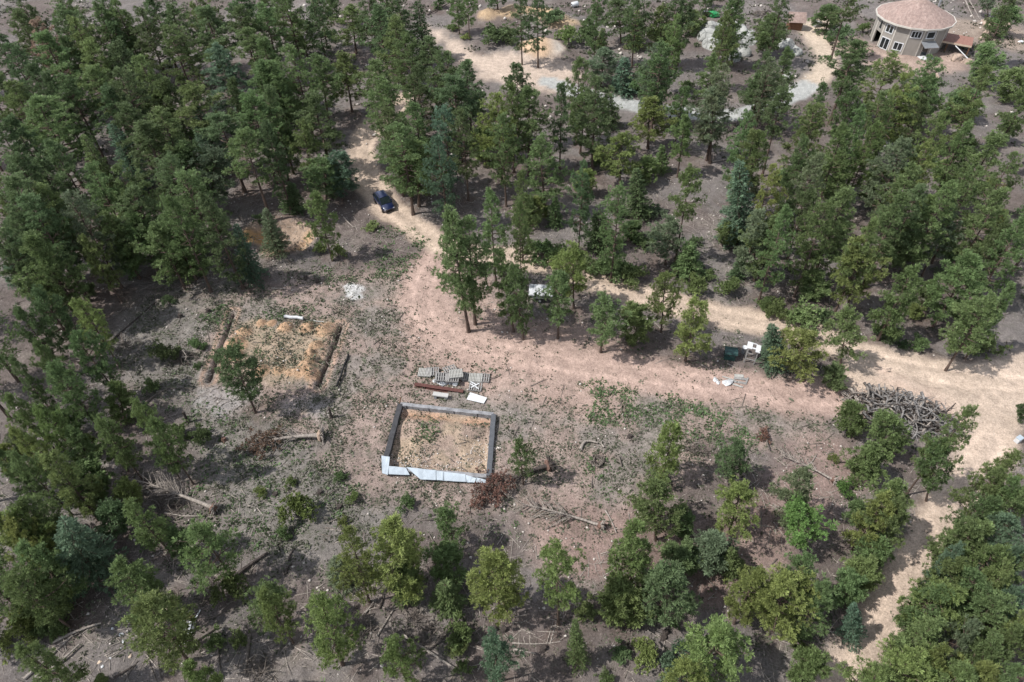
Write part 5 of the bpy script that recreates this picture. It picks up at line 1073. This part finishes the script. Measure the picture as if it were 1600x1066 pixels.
# ---------------------------------------------------------------- a label for every tree and shrub, by look and by what it stands next to
LMARK = [('the parked dark blue car', 600, 320), ('the white trailer', 838, 452), ('the round house', 1425, 60), ('the big brush pile', 1415, 650), ('the walled foundation', 690, 690), ('the trenched plot', 430, 550), ('the pallet stack', 705, 588), ('the orange dirt pit', 440, 375), ('the white ash patch', 548, 453), ('the sandy pullout', 810, 105), ('the rock outcrop', 1130, 62), ('the small brown hut', 1240, 35), ('the dark green bin', 1138, 548), ('the long uprooted trunk', 285, 778), ('the pale lumber heap', 290, 980), ('the grey road bend', 1230, 155), ('the grey road middle', 1050, 172), ('the sandy junction', 1450, 590), ('the sandy road dip', 1430, 880), ('the sandy road foot', 1350, 1030), ('the slender fallen trunk', 880, 806), ('the dark fallen trunk', 805, 755), ('the crossing thin logs', 660, 995), ('the uprooted brown tree', 450, 690), ('the white logs', 835, 1008), ('the tall blue-green spruce', 1155, 330), ('the trunk trio gap', 250, 205), ('the pink drive', 800, 560), ('the dirt pile', 847, 66), ('the track where it enters the woods', 575, 205), ('the bottom left logs', 90, 1030), ('the long dark log', 198, 512), ('the thin bleached fallen tree', 1260, 735), ('the sandy track middle', 940, 445), ('the white-topped frame', 1172, 555), ('the board heap', 1145, 598)]
LMARK += [('the corner pine with pinkish dying crown', 58, 62), ('the deck', 1500, 52)]
SIZE = {'pine_tree': lambda H: 'tall' if H > 11 else ('mid-sized' if H > 7.5 else 'short'), 'young_pine': lambda H: 'bushy', 'spruce_tree': lambda H: 'pointed', 'young_spruce': lambda H: 'small', 'shrub': lambda H: 'low'}
TWORD = {'d': 'dark green', 'm': 'mid-green', 'y': 'yellow-green', 'b': 'blue-green', 'g': 'greyish green', 'l': 'bright green', 'r': 'pinkish dying'}
ORD = ['', 'second', 'third', 'fourth', 'fifth', 'sixth', 'seventh', 'eighth', 'ninth', 'tenth', 'eleventh', 'twelfth']
def rel(dx, dy):
    a = math.degrees(math.atan2(-dy, dx)) % 360
    return ['right of', 'behind and right of', 'behind', 'behind and left of', 'left of', 'below and left of', 'below', 'below and right of'][int((a + 22.5) // 45) % 8]
from collections import defaultdict
bk = defaultdict(list)
for t in TREES:
    lm = min([l for l in LMARK if t['tone'] != 'r' or 'pinkish' not in l[0]], key=lambda l: math.hypot(t['px'] - l[1], (t['py'] - l[2]) * 1.25)); d = math.hypot(t['px'] - lm[1], t['py'] - lm[2])
    nm = t['o'].name.split('.')[0]; key = (SIZE[nm](t['H']), TWORD[t['tone']], KIND[t['k']][1] if nm != 'pine_tree' else 'pine', rel(t['px'] - lm[1], t['py'] - lm[2]), lm[0])
    bk[key].append((d, t))
GRP = {'pine_tree': 'ponderosa pines of the open forest', 'young_pine': 'young pines', 'spruce_tree': 'spruces among the pines', 'young_spruce': 'small spruces', 'shrub': 'shrubs on the forest floor'}
for key, L in bk.items():
    L.sort(key=lambda q: q[0])
    for i, (d, t) in enumerate(L):
        s, tn, kd, rl, lm = key
        tn = tn.replace(' green', '-green'); lab = f'{s} {tn} {kd} standing {rl} {lm}' if len(L) == 1 else (f'nearest {s} {tn} {kd} {rl} {lm}' if i == 0 else f'{ORD[i] if i < 12 else "outermost"}-nearest {s} {tn} {kd} {rl} {lm}')
        t['o']['label'] = lab; t['o']['category'] = 'shrub' if kd == 'shrub' else 'tree'; t['o']['group'] = GRP[t['o'].name.split('.')[0]]

from collections import Counter
print('KINDS', Counter(t['o'].name.split('.')[0] for t in TREES))
print('TRIS', sum(sum(len(p.vertices) - 2 for p in m.polygons) for m in bpy.data.meshes if m.users))
